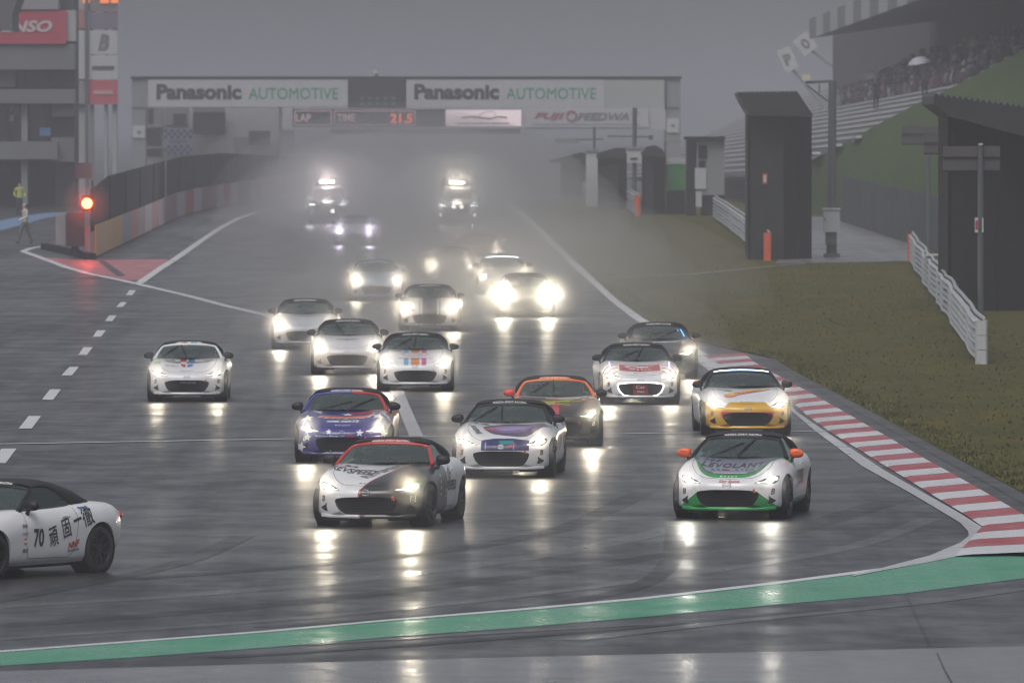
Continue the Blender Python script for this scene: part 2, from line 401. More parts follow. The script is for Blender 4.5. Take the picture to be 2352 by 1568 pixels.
# tufts along the verge (one uncountable mass)
tv, tf = [], []
gx = sorted((y, x) for x, y in GRASS_L)
gyy = [a for a, _ in gx]; gxx = [b for _, b in gx]
NT = 26000
for k in range(NT):
    y = 118 + 200 * random.random() ** 1.7
    x = float(np.interp(y, gyy, gxx)) + 0.02 + (abs(random.gauss(0, 0.35)) if k % 3 == 0 else random.random() * (9 + 0.02 * y))
    if 195 < y and x > 13.5: continue
    h = random.uniform(0.03, 0.075); z = elev(y) + 0.02; a = random.random() * 6.28
    w = random.uniform(0.012, 0.03); dx, dy = math.cos(a) * w, math.sin(a) * w
    b0 = len(tv)
    lx, ly = random.gauss(0, 0.03), random.gauss(0, 0.03)
    tv += [(x - dx, y - dy, z), (x + dx, y + dy, z), (x + lx, y + ly, z + h)]
    tf.append((b0, b0 + 1, b0 + 2))
tag(mesh_obj('grass_tufts', tv, tf, M_TUFT), kind='stuff')

# ================================================================== THE ROADSTER (built once, copied for every car)
M_BLACK = mat('black_plastic', (0.012, 0.012, 0.013), 0.45, spec=0.4)
M_RUBBER = mat('tyre_rubber', (0.016, 0.016, 0.017), 0.6, bump=0.3, bscale=40)
M_RIM = mat('dark_wheel_alloy', (0.035, 0.035, 0.038), 0.35, 0.7)
M_SOFT = mat('black_canvas_top', (0.018, 0.018, 0.020), 0.75, bump=0.4, bscale=250)
M_DARKIN = mat('dark_interior', (0.02, 0.021, 0.022), 0.7)
M_SILVER = mat('chrome_badge', (0.36, 0.37, 0.39), 0.35, 0.8)
M_MIRG = mat('mirror_glass', (0.5, 0.52, 0.55), 0.05, 1.0)
M_LAMPH = mat('headlight_housing', (0.05, 0.05, 0.055), 0.15, 0.3, coat=1.0)
M_TAIL = mat('tail_light_red', (0.5, 0.02, 0.02), 0.2, coat=1)
M_HOOKR = mat('tow_hook_red', (0.35, 0.03, 0.02), 0.4)
M_GAP = mat('panel_gap_dark', (0.03, 0.03, 0.032), 0.7)
def glass(name, tint, a):
    m, nt, b = nodes_of(name)
    nt.nodes.remove(b); out = nt.nodes['Material Output']
    tr = nt.nodes.new('ShaderNodeBsdfTransparent'); tr.inputs[0].default_value = (*tint, 1)
    gl_ = nt.nodes.new('ShaderNodeBsdfGlossy'); gl_.inputs['Roughness'].default_value = 0.08; gl_.inputs[0].default_value = (0.9, 0.97, 0.95, 1)
    fr_ = nt.nodes.new('ShaderNodeFresnel'); fr_.inputs[0].default_value = 1.5
    mx = nt.nodes.new('ShaderNodeMixShader'); nt.links.new(fr_.outputs[0], mx.inputs[0]); nt.links.new(tr.outputs[0], mx.inputs[1]); nt.links.new(gl_.outputs[0], mx.inputs[2])
    df = nt.nodes.new('ShaderNodeBsdfDiffuse'); df.inputs[0].default_value = (0.27, 0.35, 0.34, 1)
    m2 = nt.nodes.new('ShaderNodeMixShader'); m2.inputs[0].default_value = a
    nt.links.new(mx.outputs[0], m2.inputs[1]); nt.links.new(df.outputs[0], m2.inputs[2])
    nt.links.new(m2.outputs[0], out.inputs[0])
    return m
M_WSG = glass('windscreen_glass', (0.62, 0.70, 0.68), 0.15)      # rain film scatters a little light
M_SIDEG = glass('side_glass', (0.45, 0.5, 0.5), 0.08)

ST = [ # y, sweep, then half section: centre top .. crest .. side .. sill .. floor
 (-1.80, .27, [(0,.550),(.30,.555),(.50,.548),(.60,.530),(.685,.48),(.725,.39),(.735,.28),(.72,.185),(.66,.135),(0,.13)]),
 (-1.64, .22, [(0,.628),(.32,.636),(.53,.640),(.64,.622),(.735,.555),(.785,.43),(.80,.30),(.785,.195),(.71,.14),(0,.135)]),
 (-1.42, .11, [(0,.690),(.34,.702),(.55,.736),(.665,.728),(.775,.64),(.835,.50),(.845,.33),(.825,.205),(.75,.145),(0,.14)]),
 (-1.12, .03, [(0,.752),(.34,.768),(.555,.822),(.675,.812),(.795,.71),(.858,.56),(.864,.38),(.842,.215),(.77,.15),(0,.15)]),
 (-0.80, .00, [(0,.802),(.34,.818),(.565,.850),(.685,.835),(.80,.745),(.853,.60),(.856,.42),(.836,.225),(.77,.15),(0,.15)]),
 (-0.50, .00, [(0,.838),(.36,.850),(.58,.862),(.70,.846),(.79,.768),(.842,.64),(.846,.44),(.83,.235),(.77,.15),(0,.15)]),
 ( 0.00, .00, [(0,.855),(.36,.862),(.60,.868),(.72,.855),(.79,.79),(.836,.66),(.840,.44),(.826,.24),(.77,.15),(0,.15)]),
 ( 0.50, .00, [(0,.870),(.36,.876),(.60,.880),(.725,.868),(.80,.80),(.842,.67),(.843,.45),(.828,.24),(.77,.15),(0,.15)]),
 ( 0.80, .00, [(0,.885),(.36,.893),(.60,.900),(.735,.888),(.815,.82),(.855,.68),(.854,.46),(.832,.245),(.77,.155),(0,.155)]),
 ( 1.15, .00, [(0,.900),(.36,.905),(.58,.908),(.725,.893),(.82,.82),(.867,.68),(.866,.47),(.842,.26),(.77,.17),(0,.17)]),
 ( 1.50,-.03, [(0,.900),(.34,.900),(.55,.895),(.69,.875),(.785,.80),(.835,.67),(.835,.48),(.80,.30),(.72,.21),(0,.21)]),
 ( 1.78,-.12, [(0,.880),(.32,.876),(.50,.862),(.63,.835),(.715,.77),(.76,.66),(.765,.48),(.735,.33),(.65,.26),(0,.26)]),
 ( 1.93,-.18, [(0,.845),(.30,.840),(.46,.825),(.575,.80),(.655,.74),(.70,.65),(.705,.50),(.675,.37),(.60,.30),(0,.30)]),
]
def catmull(P_, per=5, closed=False):
    P_ = [np.array(p, float) for p in P_]; out = []; n = len(P_)
    for i in range(n if closed else n - 1):
        p0 = P_[(i-1) % n] if closed or i > 0 else 2*P_[0]-P_[1]
        p1, p2 = P_[i], P_[(i+1) % n]
        p3 = P_[(i+2) % n] if closed or i + 2 < n else 2*P_[-1]-P_[-2]
        for k in range(per):
            t = k/per
            out.append(0.5*((2*p1)+(-p0+p2)*t+(2*p0-5*p1+4*p2-p3)*t*t+(-p0+3*p1-3*p2+p3)*t**3))
    if not closed: out.append(P_[-1])
    return out
def loft_body(ST, cap_f, cap_r, cf, cr, per=5, ystep=0.075, wref=0.80, pw=2.4, capexp=5):
    ys_k = [s[0] for s in ST]
    arr = np.array([[list(p) for p in s[2]] for s in ST]); sw = np.array([s[1] for s in ST])
    def pch(yk, v, y):      # monotone cubic (Fritsch-Carlson)
        h = np.diff(yk); d = np.diff(v)/h; m = np.zeros(len(v)); m[0], m[-1] = d[0], d[-1]
        for i in range(1, len(v)-1):
            m[i] = 0 if d[i-1]*d[i] <= 0 else 2*d[i-1]*d[i]/(d[i-1]+d[i])
        i = min(max(np.searchsorted(yk, y)-1, 0), len(h)-1); t = (y-yk[i])/h[i]
        return ((2*t**3-3*t*t+1)*v[i]+(t**3-2*t*t+t)*h[i]*m[i]+(-2*t**3+3*t*t)*v[i+1]+(t**3-t*t)*h[i]*m[i+1])
    yk = np.array(ys_k); Y = np.arange(yk[0], yk[-1]+1e-6, ystep); Y[-1] = yk[-1]
    rings = []
    for y in Y:
        cp = [(pch(yk, arr[:, j, 0], y), pch(yk, arr[:, j, 1], y)) for j in range(arr.shape[1])]
        half = catmull(cp[:9], per) + [np.array(cp[9])]
        sweep = pch(yk, sw, y)
        def full(h): return [(p[0], p[1]) for p in h] + [(-p[0], p[1]) for p in h[-2:0:-1]]
        rings.append([(x, y + sweep*(abs(x)/wref)**pw, z) for x, z in full(half)])
    n = len(rings[0])
    def cap(ring, sweep, c, depth, sgn):
        out = []
        for s in (0.992, 0.975, 0.95, 0.91, 0.85, 0.76, 0.64, 0.50, 0.34, 0.17):
            rr = []
            for x, y, z in ring:
                yb = y - sweep*(abs(x)/wref)**pw
                xs, zs = x*s, c + (z-c)*s
                rr.append((xs, yb + sweep*(abs(xs)/wref)**pw + sgn*depth*(1-s**capexp)**0.75, zs))
            out.append(rr)
        return out
    front = cap(rings[0], ST[0][1], cf, cap_f, -1)[::-1]; rear = cap(rings[-1], ST[-1][1], cr, cap_r, 1)
    allr = front + rings + rear; vs = [p for r in allr for p in r]; fs = []
    for j in range(len(allr)-1):
        for i in range(n): fs.append((j*n+i, j*n+(i+1)%n, (j+1)*n+(i+1)%n, (j+1)*n+i))
    c0 = len(vs); vs.append((0, min(p[1] for p in allr[0]) - 0.002, cf)); c1 = len(vs); vs.append((0, max(p[1] for p in allr[-1]) + 0.002, cr))
    for i in range(n):
        fs.append((i, c0, (i+1) % n)); b = (len(allr)-1)*n; fs.append((b+(i+1) % n, c1, b+i))
    return vs, fs
def clean_mesh(vs, fs):
    me = bpy.data.meshes.new('m'); me.from_pydata(vs, [], fs); bm = bmesh.new(); bm.from_mesh(me)
    bmesh.ops.remove_doubles(bm, verts=bm.verts, dist=1e-5); bmesh.ops.recalc_face_normals(bm, faces=bm.faces)
    bm.to_mesh(me); bm.free(); return me
def cut(me, cutters):
    o = bpy.data.objects.new('tmp', me); COL.objects.link(o); tmp = [o]
    for c in cutters:
        co = c.build('cutter', None); tmp.append(co)
        md = o.modifiers.new('b', 'BOOLEAN'); md.operation = 'DIFFERENCE'; md.object = co; md.solver = 'EXACT'
    dg = bpy.context.evaluated_depsgraph_get(); dg.update()
    out = bpy.data.meshes.new_from_object(o.evaluated_get(dg))
    for t in tmp: bpy.data.objects.remove(t)
    return out
bvs, bfs = loft_body(ST, 0.085, 0.06, 0.34, 0.58)
body_raw = clean_mesh(bvs, bfs)
bm_ = bmesh.new(); bm_.from_mesh(body_raw); BVH = BVHTree.FromBMesh(bm_); bm_.free()
GRILLE = [tuple(p) for p in catmull([(0,.432),(.22,.430),(.40,.412),(.462,.385),(.455,.335),(.415,.255),(.345,.195),(.22,.168),(0,.163),(-.22,.168),(-.345,.195),(-.415,.255),(-.455,.335),(-.462,.385),(-.40,.412),(-.22,.430)], 4, True)]
def duct(s): return [(s*x, z) for x, z in catmull([(.585,.225),(.64,.225),(.695,.262),(.685,.285),(.635,.315),(.595,.345),(.605,.29)], 3, True)]
cutters = [MB().prism(GRILLE, 'y', -2.3, -1.70)] + [MB().prism(duct(s), 'y', -2.3, -1.60) for s in (-1, 1)]
AX_F, AX_R, TRK = -1.155, 1.155, 0.745
for y in (AX_F, AX_R):
    for s in (-1, 1):
        cutters.append(MB().lathe([(s*0.58, 0.0001), (s*0.58, 0.345), (s*1.1, 0.352), (s*1.1, 0.0001)], 'x', 36, (0, y, 0.305)))
cab = [(.60,-.40),(.63,0),(.63,.5),(.58,.72),(-.58,.72),(-.63,.5),(-.63,0),(-.60,-.40)]
cutters.append(MB().prism(cab, 'z', 0.42, 1.2))
body_me = cut(body_raw, cutters)
body_me.materials.clear()
body_me.polygons.foreach_set('use_smooth', [True]*len(body_me.polygons)); body_me.set_sharp_from_angle(angle=R(38))

# --- windscreen surface
def WS(u, v, off=0.0):
    b = np.array((.705*u, -.60 + .15*u*u, .862 - .008*u*u)); t = np.array((.545*u, -.045 + .085*u*u, 1.150 - .026*u*u - .018*u**6))
    p = b + (t - b)*v; nrm = np.array((u*.28, -.47, .83)); nrm /= np.linalg.norm(nrm)
    return Vector(p + nrm*(0.032*math.sin(math.pi*min(max(v, 0), 1))*(1-.5*u*u) + off))
def ws_patch(us, vs_, off):
    V = [WS(u, v, off) for v in vs_ for u in us]; n = len(us)
    return V, [(j*n+i, j*n+i+1, (j+1)*n+i+1, (j+1)*n+i) for j in range(len(vs_)-1) for i in range(n-1)]
def header_pt(u, w, off=0.004):
    """band between the glass and the canvas top, w 0..1"""
    a = WS(u*1.0, 0.965, off); 
    b = Vector((.545*u, .015 + .07*u*u, 1.192 - .038*u*u - .025*u**6)) + Vector((0, -.3, .9))*off
    return a + (b - a)*w
# --- roof
def roof_c(y): return float(np.interp(y, [0,.12,.25,.45,.62,.78,.92,1.06,1.18,1.30], [1.186,1.212,1.224,1.222,1.196,1.150,1.092,1.020,.955,.905]))
def roof_e(y): return float(np.interp(y, [0,.15,.30,.42,.52,.60,.66,.8,1.3], [1.120,1.128,1.120,1.085,1.02,.945,.890,.882,.885]))
def roof_x(y):
    ze = roof_e(y); base = float(np.interp(y, [0,.6,.85,1.1,1.3], [.565,.715,.715,.665,.58]))
    return .565 + (.715-.565)*min(1, max(0, (1.125-ze)/.235)) if y < .66 else base
def roof_pt(y, t, off=0.0):
    xe, ze, zc = roof_x(y), roof_e(y), roof_c(y); th = t*math.pi/2
    x = xe*math.sin(th)**0.82 if th > 0 else 0; z = ze + (zc-ze)*max(0, math.cos(th))**0.62
    return Vector((x*(1+off), y, z + off*0.5))
RY = [.005,.05,.12,.2,.3,.38,.45,.52,.58,.63,.68,.74,.80,.86,.92,.98,1.04,1.10,1.16,1.22,1.28,1.315]

def proj_plan(x, y, off):      # from above
    r = BVH.ray_cast(Vector((x, y, 2)), Vector((0, 0, -1)))
    return None if r[0] is None else r[0] + r[1]*off
def proj_front(x, z, off):
    r = BVH.ray_cast(Vector((x, -3, z)), Vector((0, 1, 0)))
    return None if r[0] is None else r[0] + r[1]*off
def proj_side(sgn):
    def f(y, z, off):
        r = BVH.ray_cast(Vector((sgn*2, y, z)), Vector((-sgn, 0, 0)))
        return None if r[0] is None else r[0] + r[1]*off
    return f
def proj_header(cx=0):
    return lambda a, b, off: header_pt(a, b, 0.006 + off)
def decal_bm(bm, proj, off, grid=0.055):
    xs = [v.co.x for v in bm.verts]; ys2 = [v.co.y for v in bm.verts]
    for lo_, hi_, axis in ((min(xs), max(xs), (1,0,0)), (min(ys2), max(ys2), (0,1,0))):
        k = math.ceil(lo_/grid)*grid
        while k < hi_:
            co = (k,0,0) if axis[0] else (0,k,0)
            bmesh.ops.bisect_plane(bm, geom=bm.verts[:]+bm.edges[:]+bm.faces[:], plane_co=co, plane_no=axis); k += grid
    bad = []
    for v in bm.verts:
        p = proj(v.co.x, v.co.y, off)
        if p is None: bad.append(v)
        else: v.co = p
    if bad: bmesh.ops.delete(bm, geom=bad, context='VERTS')
def decal_poly(name, polys, proj, m, parent, off=0.004, grid=0.055):
    bm = bmesh.new()
    for poly in polys:
        vv = [bm.verts.new((p[0], p[1], 0)) for p in poly]
        try: bm.faces.new(vv)
        except ValueError: pass
    bmesh.ops.triangulate(bm, faces=bm.faces)
    decal_bm(bm, proj, off, grid)
    me = bpy.data.meshes.new(name); bm.to_mesh(me); bm.free(); me.materials.append(m)
    me.polygons.foreach_set('use_smooth', [True]*len(me.polygons))
    return link(bpy.data.objects.new(name, me), parent)
TXT = {}
def text_mesh(s, bold=0.0, shear=0.0, space=1.0):
    """unit-height text mesh, centred, width returned"""
    key = (s, bold, shear, space)
    if key not in TXT:
        cu = bpy.data.curves.new('t', 'FONT'); cu.body = s; cu.align_x = 'CENTER'; cu.align_y = 'CENTER'
        cu.offset = bold; cu.shear = shear; cu.space_character = space; cu.resolution_u = 3; cu.fill_mode = 'FRONT'
        ob = bpy.data.objects.new('t', cu); COL.objects.link(ob)
        dg = bpy.context.evaluated_depsgraph_get(); dg.update()
        me = bpy.data.meshes.new_from_object(ob.evaluated_get(dg)); bpy.data.objects.remove(ob); bpy.data.curves.remove(cu)
        co = np.array([v.co[:] for v in me.vertices]) if len(me.vertices) else np.zeros((1, 3))
        lo_, hi_ = co.min(0), co.max(0)
        TXT[key] = (me, lo_, hi_)
    return TXT[key]
def decal_text(s, proj, m, parent, box, off=0.006, bold=0.02, shear=0.0, space=1.0, rot=0.0, flip=False, name='lettering', warp=None, grid=0.055):
    """box = (cx, cy, width, height) in the projection's two axes"""
    me, lo_, hi_ = text_mesh(s, bold, shear, space)
    bm = bmesh.new(); bm.from_mesh(me)
    cx, cy, w, h = box; c = (lo_+hi_)/2; sz = hi_-lo_
    for v in bm.verts:
        a = (v.co.x-c[0])/sz[0]*w; b = (v.co.y-c[1])/sz[1]*h
        if warp: a, b = warp(a, b)
        if flip: a = -a
        a, b = a*math.cos(rot)-b*math.sin(rot), a*math.sin(rot)+b*math.cos(rot)
        v.co = (cx+a, cy+b, 0)
    decal_bm(bm, proj, off, grid)
    out = bpy.data.meshes.new(name); bm.to_mesh(out); bm.free(); out.materials.append(m)
    return link(bpy.data.objects.new(name, out), parent)
def flat_text(s, m, parent, o, ux, uy, w, h, name='lettering', bold=0.02, shear=0.0, space=1.0):
    """flat lettering centred at o in the plane of ux, uy"""
    me, lo_, hi_ = text_mesh(s, bold, shear, space); c = (lo_+hi_)/2; sz = hi_-lo_
    o, ux, uy = Vector(o), Vector(ux), Vector(uy)
    vs = [o + ux*((v.co.x-c[0])/sz[0]*w) + uy*((v.co.y-c[1])/sz[1]*h) for v in me.vertices]
    return mesh_obj(name, vs, [tuple(p.vertices) for p in me.polygons], m, parent)

# --- prototypes of the parts (meshes shared by all cars)
PROTO = {}
def proto(key, ob, slots=1):
    PROTO[key] = ob.data; bpy.data.objects.remove(ob)
# tyre and rim (axis x, outer side +x)
proto('tyre', MB().lathe([(-.095,.225),(-.098,.268),(-.085,.292),(-.05,.302),(.05,.302),(.085,.292),(.098,.268),(.095,.225),(.07,.21),(-.07,.21)], 'x', 40).build('tyre', M_RUBBER, None, True, 50))
rm = MB().lathe([(-.09,.222),(.088,.224),(.092,.214),(.07,.205),(-.09,.200)], 'x', 36)
for k in range(8):
    a = 2*math.pi*k/8
    for d in (-0.10, 0.10):
        rm.bar((.055, .05*math.cos(a+d*2), .05*math.sin(a+d*2)), (.075, .208*math.cos(a+d), .208*math.sin(a+d)), .022, .018)
rm.lathe([(.03,.0001),(.03,.062),(.068,.058),(.075,.03),(.075,.0001)], 'x', 16)
rm.lathe([(.0,.0001),(.0,.14),(.012,.14),(.012,.0001)], 'x', 20)
proto('rim', rm.build('rim', M_RIM, None, True))
# windscreen, frame
us = np.linspace(-.985, .985, 21); V, F = ws_patch(us, np.linspace(.015, .975, 11), 0.0)
proto('windscreen_glass', mesh_obj('windscreen_glass', V, F, M_WSG, None, True))
fp = [WS(-1, v) for v in np.linspace(-.06, .90, 12)] + [WS(u, .935 + .02*(1-abs(u))) for u in np.linspace(-.97, .97, 15)] + [WS(1, v) for v in np.linspace(.90, -.06, 12)]
proto('windscreen_frame', MB().tube(fp, [.034 - .006*min(1, i/8) if i < 19 else .034 - .006*min(1, (38-i)/8) for i in range(39)], 8).build('windscreen_frame', M_BLACK, None, True, 60))
HU = np.linspace(-1, 1, 25); HV, HF = [], []
for w in (0, .35, .7, 1.0, 1.12): HV += [header_pt(u, w) for u in HU]
for j in range(4):
    for i in range(24): HF.append((j*25+i, j*25+i+1, (j+1)*25+i+1, (j+1)*25+i))
proto('windscreen_header', mesh_obj('windscreen_header', HV, HF, M_BLACK, None, True))
# canvas top with rear window opening
tt = [-1 + 2*i/32 for i in range(33)]; V = []; F = []; RG = []
for y in RY:
    for t in tt:
        p = roof_pt(y, abs(t)); V.append((math.copysign(p.x, t), p.y, p.z))
for j in range(len(RY)-1):
    for i in range(32):
        q = (j*33+i, j*33+i+1, (j+1)*33+i+1, (j+1)*33+i)
        (RG if (.80 <= RY[j] < 1.10 and 9 <= i <= 22) else F).append(q)
o = mesh_obj('soft_top', V, F, M_SOFT, None, True, 50); md = o.modifiers.new('s', 'SOLIDIFY'); md.thickness = 0.02; md.offset = -1
dg = bpy.context.evaluated_depsgraph_get(); dg.update(); me2 = bpy.data.meshes.new_from_object(o.evaluated_get(dg)); bpy.data.objects.remove(o)
PROTO['soft_top'] = me2
o = mesh_obj('rear_window', V, RG, M_SIDEG, None, True); proto('rear_window', o)
# side glass
def side_glass(s):
    V = []; F = []; n = 12
    for i in range(n+1):
        y = -.40 + (.62+.40)*i/n; a = i/n
        zt = min(roof_e(max(y, 0)) - .0, .868 + (y+.42)/.42*.27) if y < .02 else roof_e(y)
        zt = max(zt, .87); zb = .858
        for k in range(5):
            z = zb + (zt-zb)*k/4; x = .725 - (z-.86)*(.16/.26) ; V.append((s*x, y, z))
    for i in range(n):
        for k in range(4): F.append((i*5+k, (i+1)*5+k, (i+1)*5+k+1, i*5+k+1))
    return mesh_obj('side_window', V, F, M_SIDEG, None, True)
for s, nme in ((-1, 'L'), (1, 'R')): proto('side_window'+nme, side_glass(s))
# headlights
HL = [(.715,.628),(.60,.612),(.50,.575),(.395,.528),(.47,.523),(.56,.513),(.64,.513),(.695,.53),(.72,.575)]
HLC = [tuple(p) for p in catmull(HL, 3, True)]
for s, nme in ((-1, 'L'), (1, 'R')):
    proto('headlight'+nme, decal_poly('headlight', [[(s*x, z) for x, z in HLC]], proj_front, M_LAMPH, None, 0.004, 0.03))
    for key, (cx, cz, rx, rz) in (('lamp', (.605, .562, .048, .034)), ('lamp_side', (.672, .583, .026, .026))):
        poly = [(s*(cx + rx*math.cos(a)), cz + rz*math.sin(a)) for a in np.linspace(0, 2*math.pi, 16, endpoint=False)]
        proto(key+nme, decal_poly('lamp', [poly], proj_front, M_BLACK, None, 0.010, 0.03))
    drl = [(s*x, z) for x, z in ((.41,.531),(.56,.545),(.56,.537),(.46,.528))]
    proto('drl'+nme, decal_poly('light_strip', [drl], proj_front, M_BLACK, None, 0.010, 0.03))
    c = proj_front(s*.60, .562, 0.05); PROTO['lamp_pos'+nme] = c
    # mirror
    mb = MB(); mb.ellipsoid((0,0,0), (1,1,1), 16, 10)
    vv = []
    for x, y, z in mb.v:
        x2 = abs(x)**.8*math.copysign(1, x); z2 = abs(z)**.8*math.copysign(1, z)
        yy = y if y < 0 else min(y, .55)
        vv.append((s*(.845 + .105*x2*(1 - .12*yy)), -.335 + .075*yy, .918 + (.070 - .012*x2)*z2 - .006*x2))
    m2 = MB(); m2.add(vv, mb.f); proto('mirror'+nme, m2.build('mirror', M_BLACK, None, True, 60))
    proto('mirror_stalk'+nme, MB().tube([(s*.765,-.36,.80),(s*.785,-.345,.85),(s*.815,-.335,.88)], [.03,.022,.022], 8).build('mirror_stalk', M_BLACK, None, True))
    proto('mirror_face'+nme, mesh_obj('mirror_glass', [(s*(.845+.088*math.cos(a)), -.335+.043, .916+.055*math.sin(a)) for a in np.linspace(0, 6.28, 15)[:-1]], [tuple(range(14))], M_MIRG))
    # tail light, handle
    tl = proj_front
    ps = proj_side(s)
    r_ = BVH.ray_cast(Vector((s*.52, 3, .72)), Vector((0, -1, 0)))[0]
    proto('tail_light'+nme, MB().ellipsoid((s*.55, r_.y+.03, .70), (.075, .05, .06)).build('tail_light', M_TAIL, None, True))
    h = ps(.42, .745, .012)
    proto('door_handle'+nme, MB().box((min(h.x, h.x-s*.03), .33, .735), (max(h.x, h.x-s*.03), .50, .757)).build('door_handle', M_BLACK))
    proto('arch_liner'+nme+'F', MB().lathe([(s*.56,.338),(s*.825,.338),(s*.825,.345),(s*.56,.345)], 'x', 32, (0, AX_F, .305)).build('wheel_arch_liner', M_BLACK))
    proto('arch_liner'+nme+'R', MB().lathe([(s*.56,.338),(s*.825,.338),(s*.825,.345),(s*.56,.345)], 'x', 32, (0, AX_R, .305)).build('wheel_arch_liner', M_BLACK))
    # door and bonnet shut lines
    def gap_line(pts, proj, w=.007):
        polys = []
        for (a, b), (c2, d) in zip(pts[:-1], pts[1:]):
            L = math.hypot(c2-a, d-b) or 1; nx, ny = -(d-b)/L*w/2, (c2-a)/L*w/2
            polys.append([(a+nx, b+ny), (c2+nx, d+ny), (c2-nx, d-ny), (a-nx, b-ny)])
        return polys
    dl = gap_line([(-.43,.83),(-.46,.70),(-.47,.45),(-.43,.24),(.45,.225),(.56,.30),(.63,.50),(.66,.70),(.62,.855)], ps)
    proto('door_gap'+nme, decal_poly('door_gap', dl, ps, M_GAP, None, 0.0025))
bl = [tuple(p) for p in catmull([(-.60,-.62),(-.60,-1.0),(-.585,-1.3),(-.50,-1.52),(-.38,-1.66),(-.30,-1.70)], 4)]
bg_ = gap_line(bl, proj_plan) + gap_line([(-x, y) for x, y in bl], proj_plan) + gap_line([tuple(p) for p in catmull([(-.30,-1.70),(-.16,-1.725),(0,-1.735),(.16,-1.725),(.30,-1.70)], 3)], proj_plan)
proto('bonnet_gap', decal_poly('bonnet_gap', bg_, proj_plan, M_GAP, None, 0.0025))
# grille: backing mesh, slats
gp = [(x*1.01, -1.715, z) for x, z in GRILLE]
proto('grille', MB().prism([(x*1.005, .297+(z-.297)*1.005) for x, z in GRILLE], 'y', -1.735, -1.712).build('grille', M_BLACK))
sb = MB()
for z in np.arange(.185, .43, .024):
    xs_ = [x for x, zz in GRILLE if abs(zz-z) < .03]; hw = float(np.interp(z, [.165,.195,.255,.335,.385,.412,.43], [.20,.345,.415,.455,.462,.40,.25])) - .012
    sb.box((-hw, -1.752, z-.0035), (hw, -1.7355, z+.0035))
proto('grille_slats', sb.build('grille_slats', mat('grille_slat_dark', (0.03, 0.03, 0.032), 0.5)))
for s, nme in ((-1, 'L'), (1, 'R')):
    proto('fog_duct'+nme, MB().prism([(s*.64+(x-s*.64)*1.02, .28+(z-.28)*1.02) for x, z in duct(s)], 'y', -1.64, -1.60).build('fog_duct', M_BLACK))
# front lip and floor
lv, lf = [], []
LX = np.linspace(-.70, .70, 29)
for x in LX:
    p = proj_front(x, .17, 0); y = p.y
    rise = .02*max(0, (abs(x)-.42)/.28)
    lv += [(x, y-.004, .178+rise), (x, y-.026, .150+rise), (x, y-.020, .128+rise*.6), (x, y+.10, .122+rise*.5)]
for i in range(28):
    for k in range(3): lf.append((i*4+k, (i+1)*4+k, (i+1)*4+k+1, i*4+k+1))
proto('front_lip', mesh_obj('front_lip', lv, lf, M_BLACK, None, True, 50))
ut = MB().box((-.60,-1.70,.085),(-.30,-1.45,.125)).box((.30,-1.70,.085),(.60,-1.45,.125)).box((-.62,-1.45,.10),(.62,1.6,.15))
proto('undertray', ut.build('undertray', M_BLACK))
# badge: oval ring with wing
bd = proj_front(0, .497, .006); ring = [(.062*math.cos(a), bd.y-.004, .497+.043*math.sin(a)) for a in np.linspace(0, 2*math.pi, 25)]
mbd = MB().tube(ring, .004, 6, False).tube([(-.054,bd.y-.005,.502),(-.026,bd.y-.005,.509),(0,bd.y-.005,.487),(.026,bd.y-.005,.509),(.054,bd.y-.005,.502)], .004, 6)
proto('badge', mbd.build('badge', M_SILVER, None, True))
hk = proj_front(.40, .40, 0)
proto('tow_hook', MB().lathe([(-.012,.018),(.012,.018),(.012,.034),(-.012,.034)], 'x', 14, (.40, hk.y-.05, .415)).bar((.40,hk.y-.03,.405),(.40,hk.y+.08,.40),.022).build('tow_hook', M_HOOKR))
# cabin
proto('dashboard', MB().box((-.60,-.44,.55),(.60,-.20,.83)).box((-.52,-.22,.74),(-.20,-.14,.835)).build('dashboard', M_DARKIN))
proto('cabin_floor', MB().box((-.62,-.40,.40),(.62,.71,.424)).box((-.635,-.4,.42),(-.62,.7,.85)).box((.62,-.4,.42),(.635,.7,.85)).box((-.60,.70,.42),(.60,.716,.86)).build('cabin_lining', M_DARKIN))
def seat(x):
    m = MB(); m.box((x-.24,-.02,.42),(x+.24,.46,.53))
    Mx = Matrix.Translation((x,.42,.50)) @ Matrix.Rotation(R(-14), 4, 'X')
    m.box((-.23,0,0),(.23,.10,.40), Mx); m.box((-.17,.01,.40),(.17,.09,.56), Mx)
    return m.build('seat', mat('seat_cloth', (0.03,0.03,0.032), .8))
proto('seatL', seat(-.36)); proto('seatR', seat(.36))
mst = MB(); ring = [Vector((-.36 + .175*math.cos(a), -.10 - .05*math.sin(a), .735 + .165*math.sin(a))) for a in np.linspace(0, 2*math.pi, 21)]
mst.tube(ring, .015, 6, False).bar((-.53,-.10,.735),(-.19,-.10,.735),.03).bar((-.36,-.10,.735),(-.36,-.20,.72),.05)
proto('steering_wheel', mst.build('steering_wheel', M_BLACK, None, True))
mrb = MB(); mrb.tube([(-.52,.62,.45),(-.52,.62,1.0),(-.46,.62,1.10),(0,.62,1.135),(.46,.62,1.10),(.52,.62,1.0),(.52,.62,.45)], .022, 8)
mrb.tube([(-.50,.62,.72),(.50,.62,.72)], .02, 8).tube([(-.42,.62,1.10),(.40,.64,.5)], .018, 8)
proto('roll_bar', mrb.build('roll_bar', mat('roll_bar_grey', (0.30,0.31,0.32), .5), None, True))
proto('inner_mirror', MB().ellipsoid((0,-.16,1.06),(.115,.03,.05)).bar((0,-.15,1.06),(0,-.09,1.13),.02).build('inner_mirror', M_BLACK, None, True))

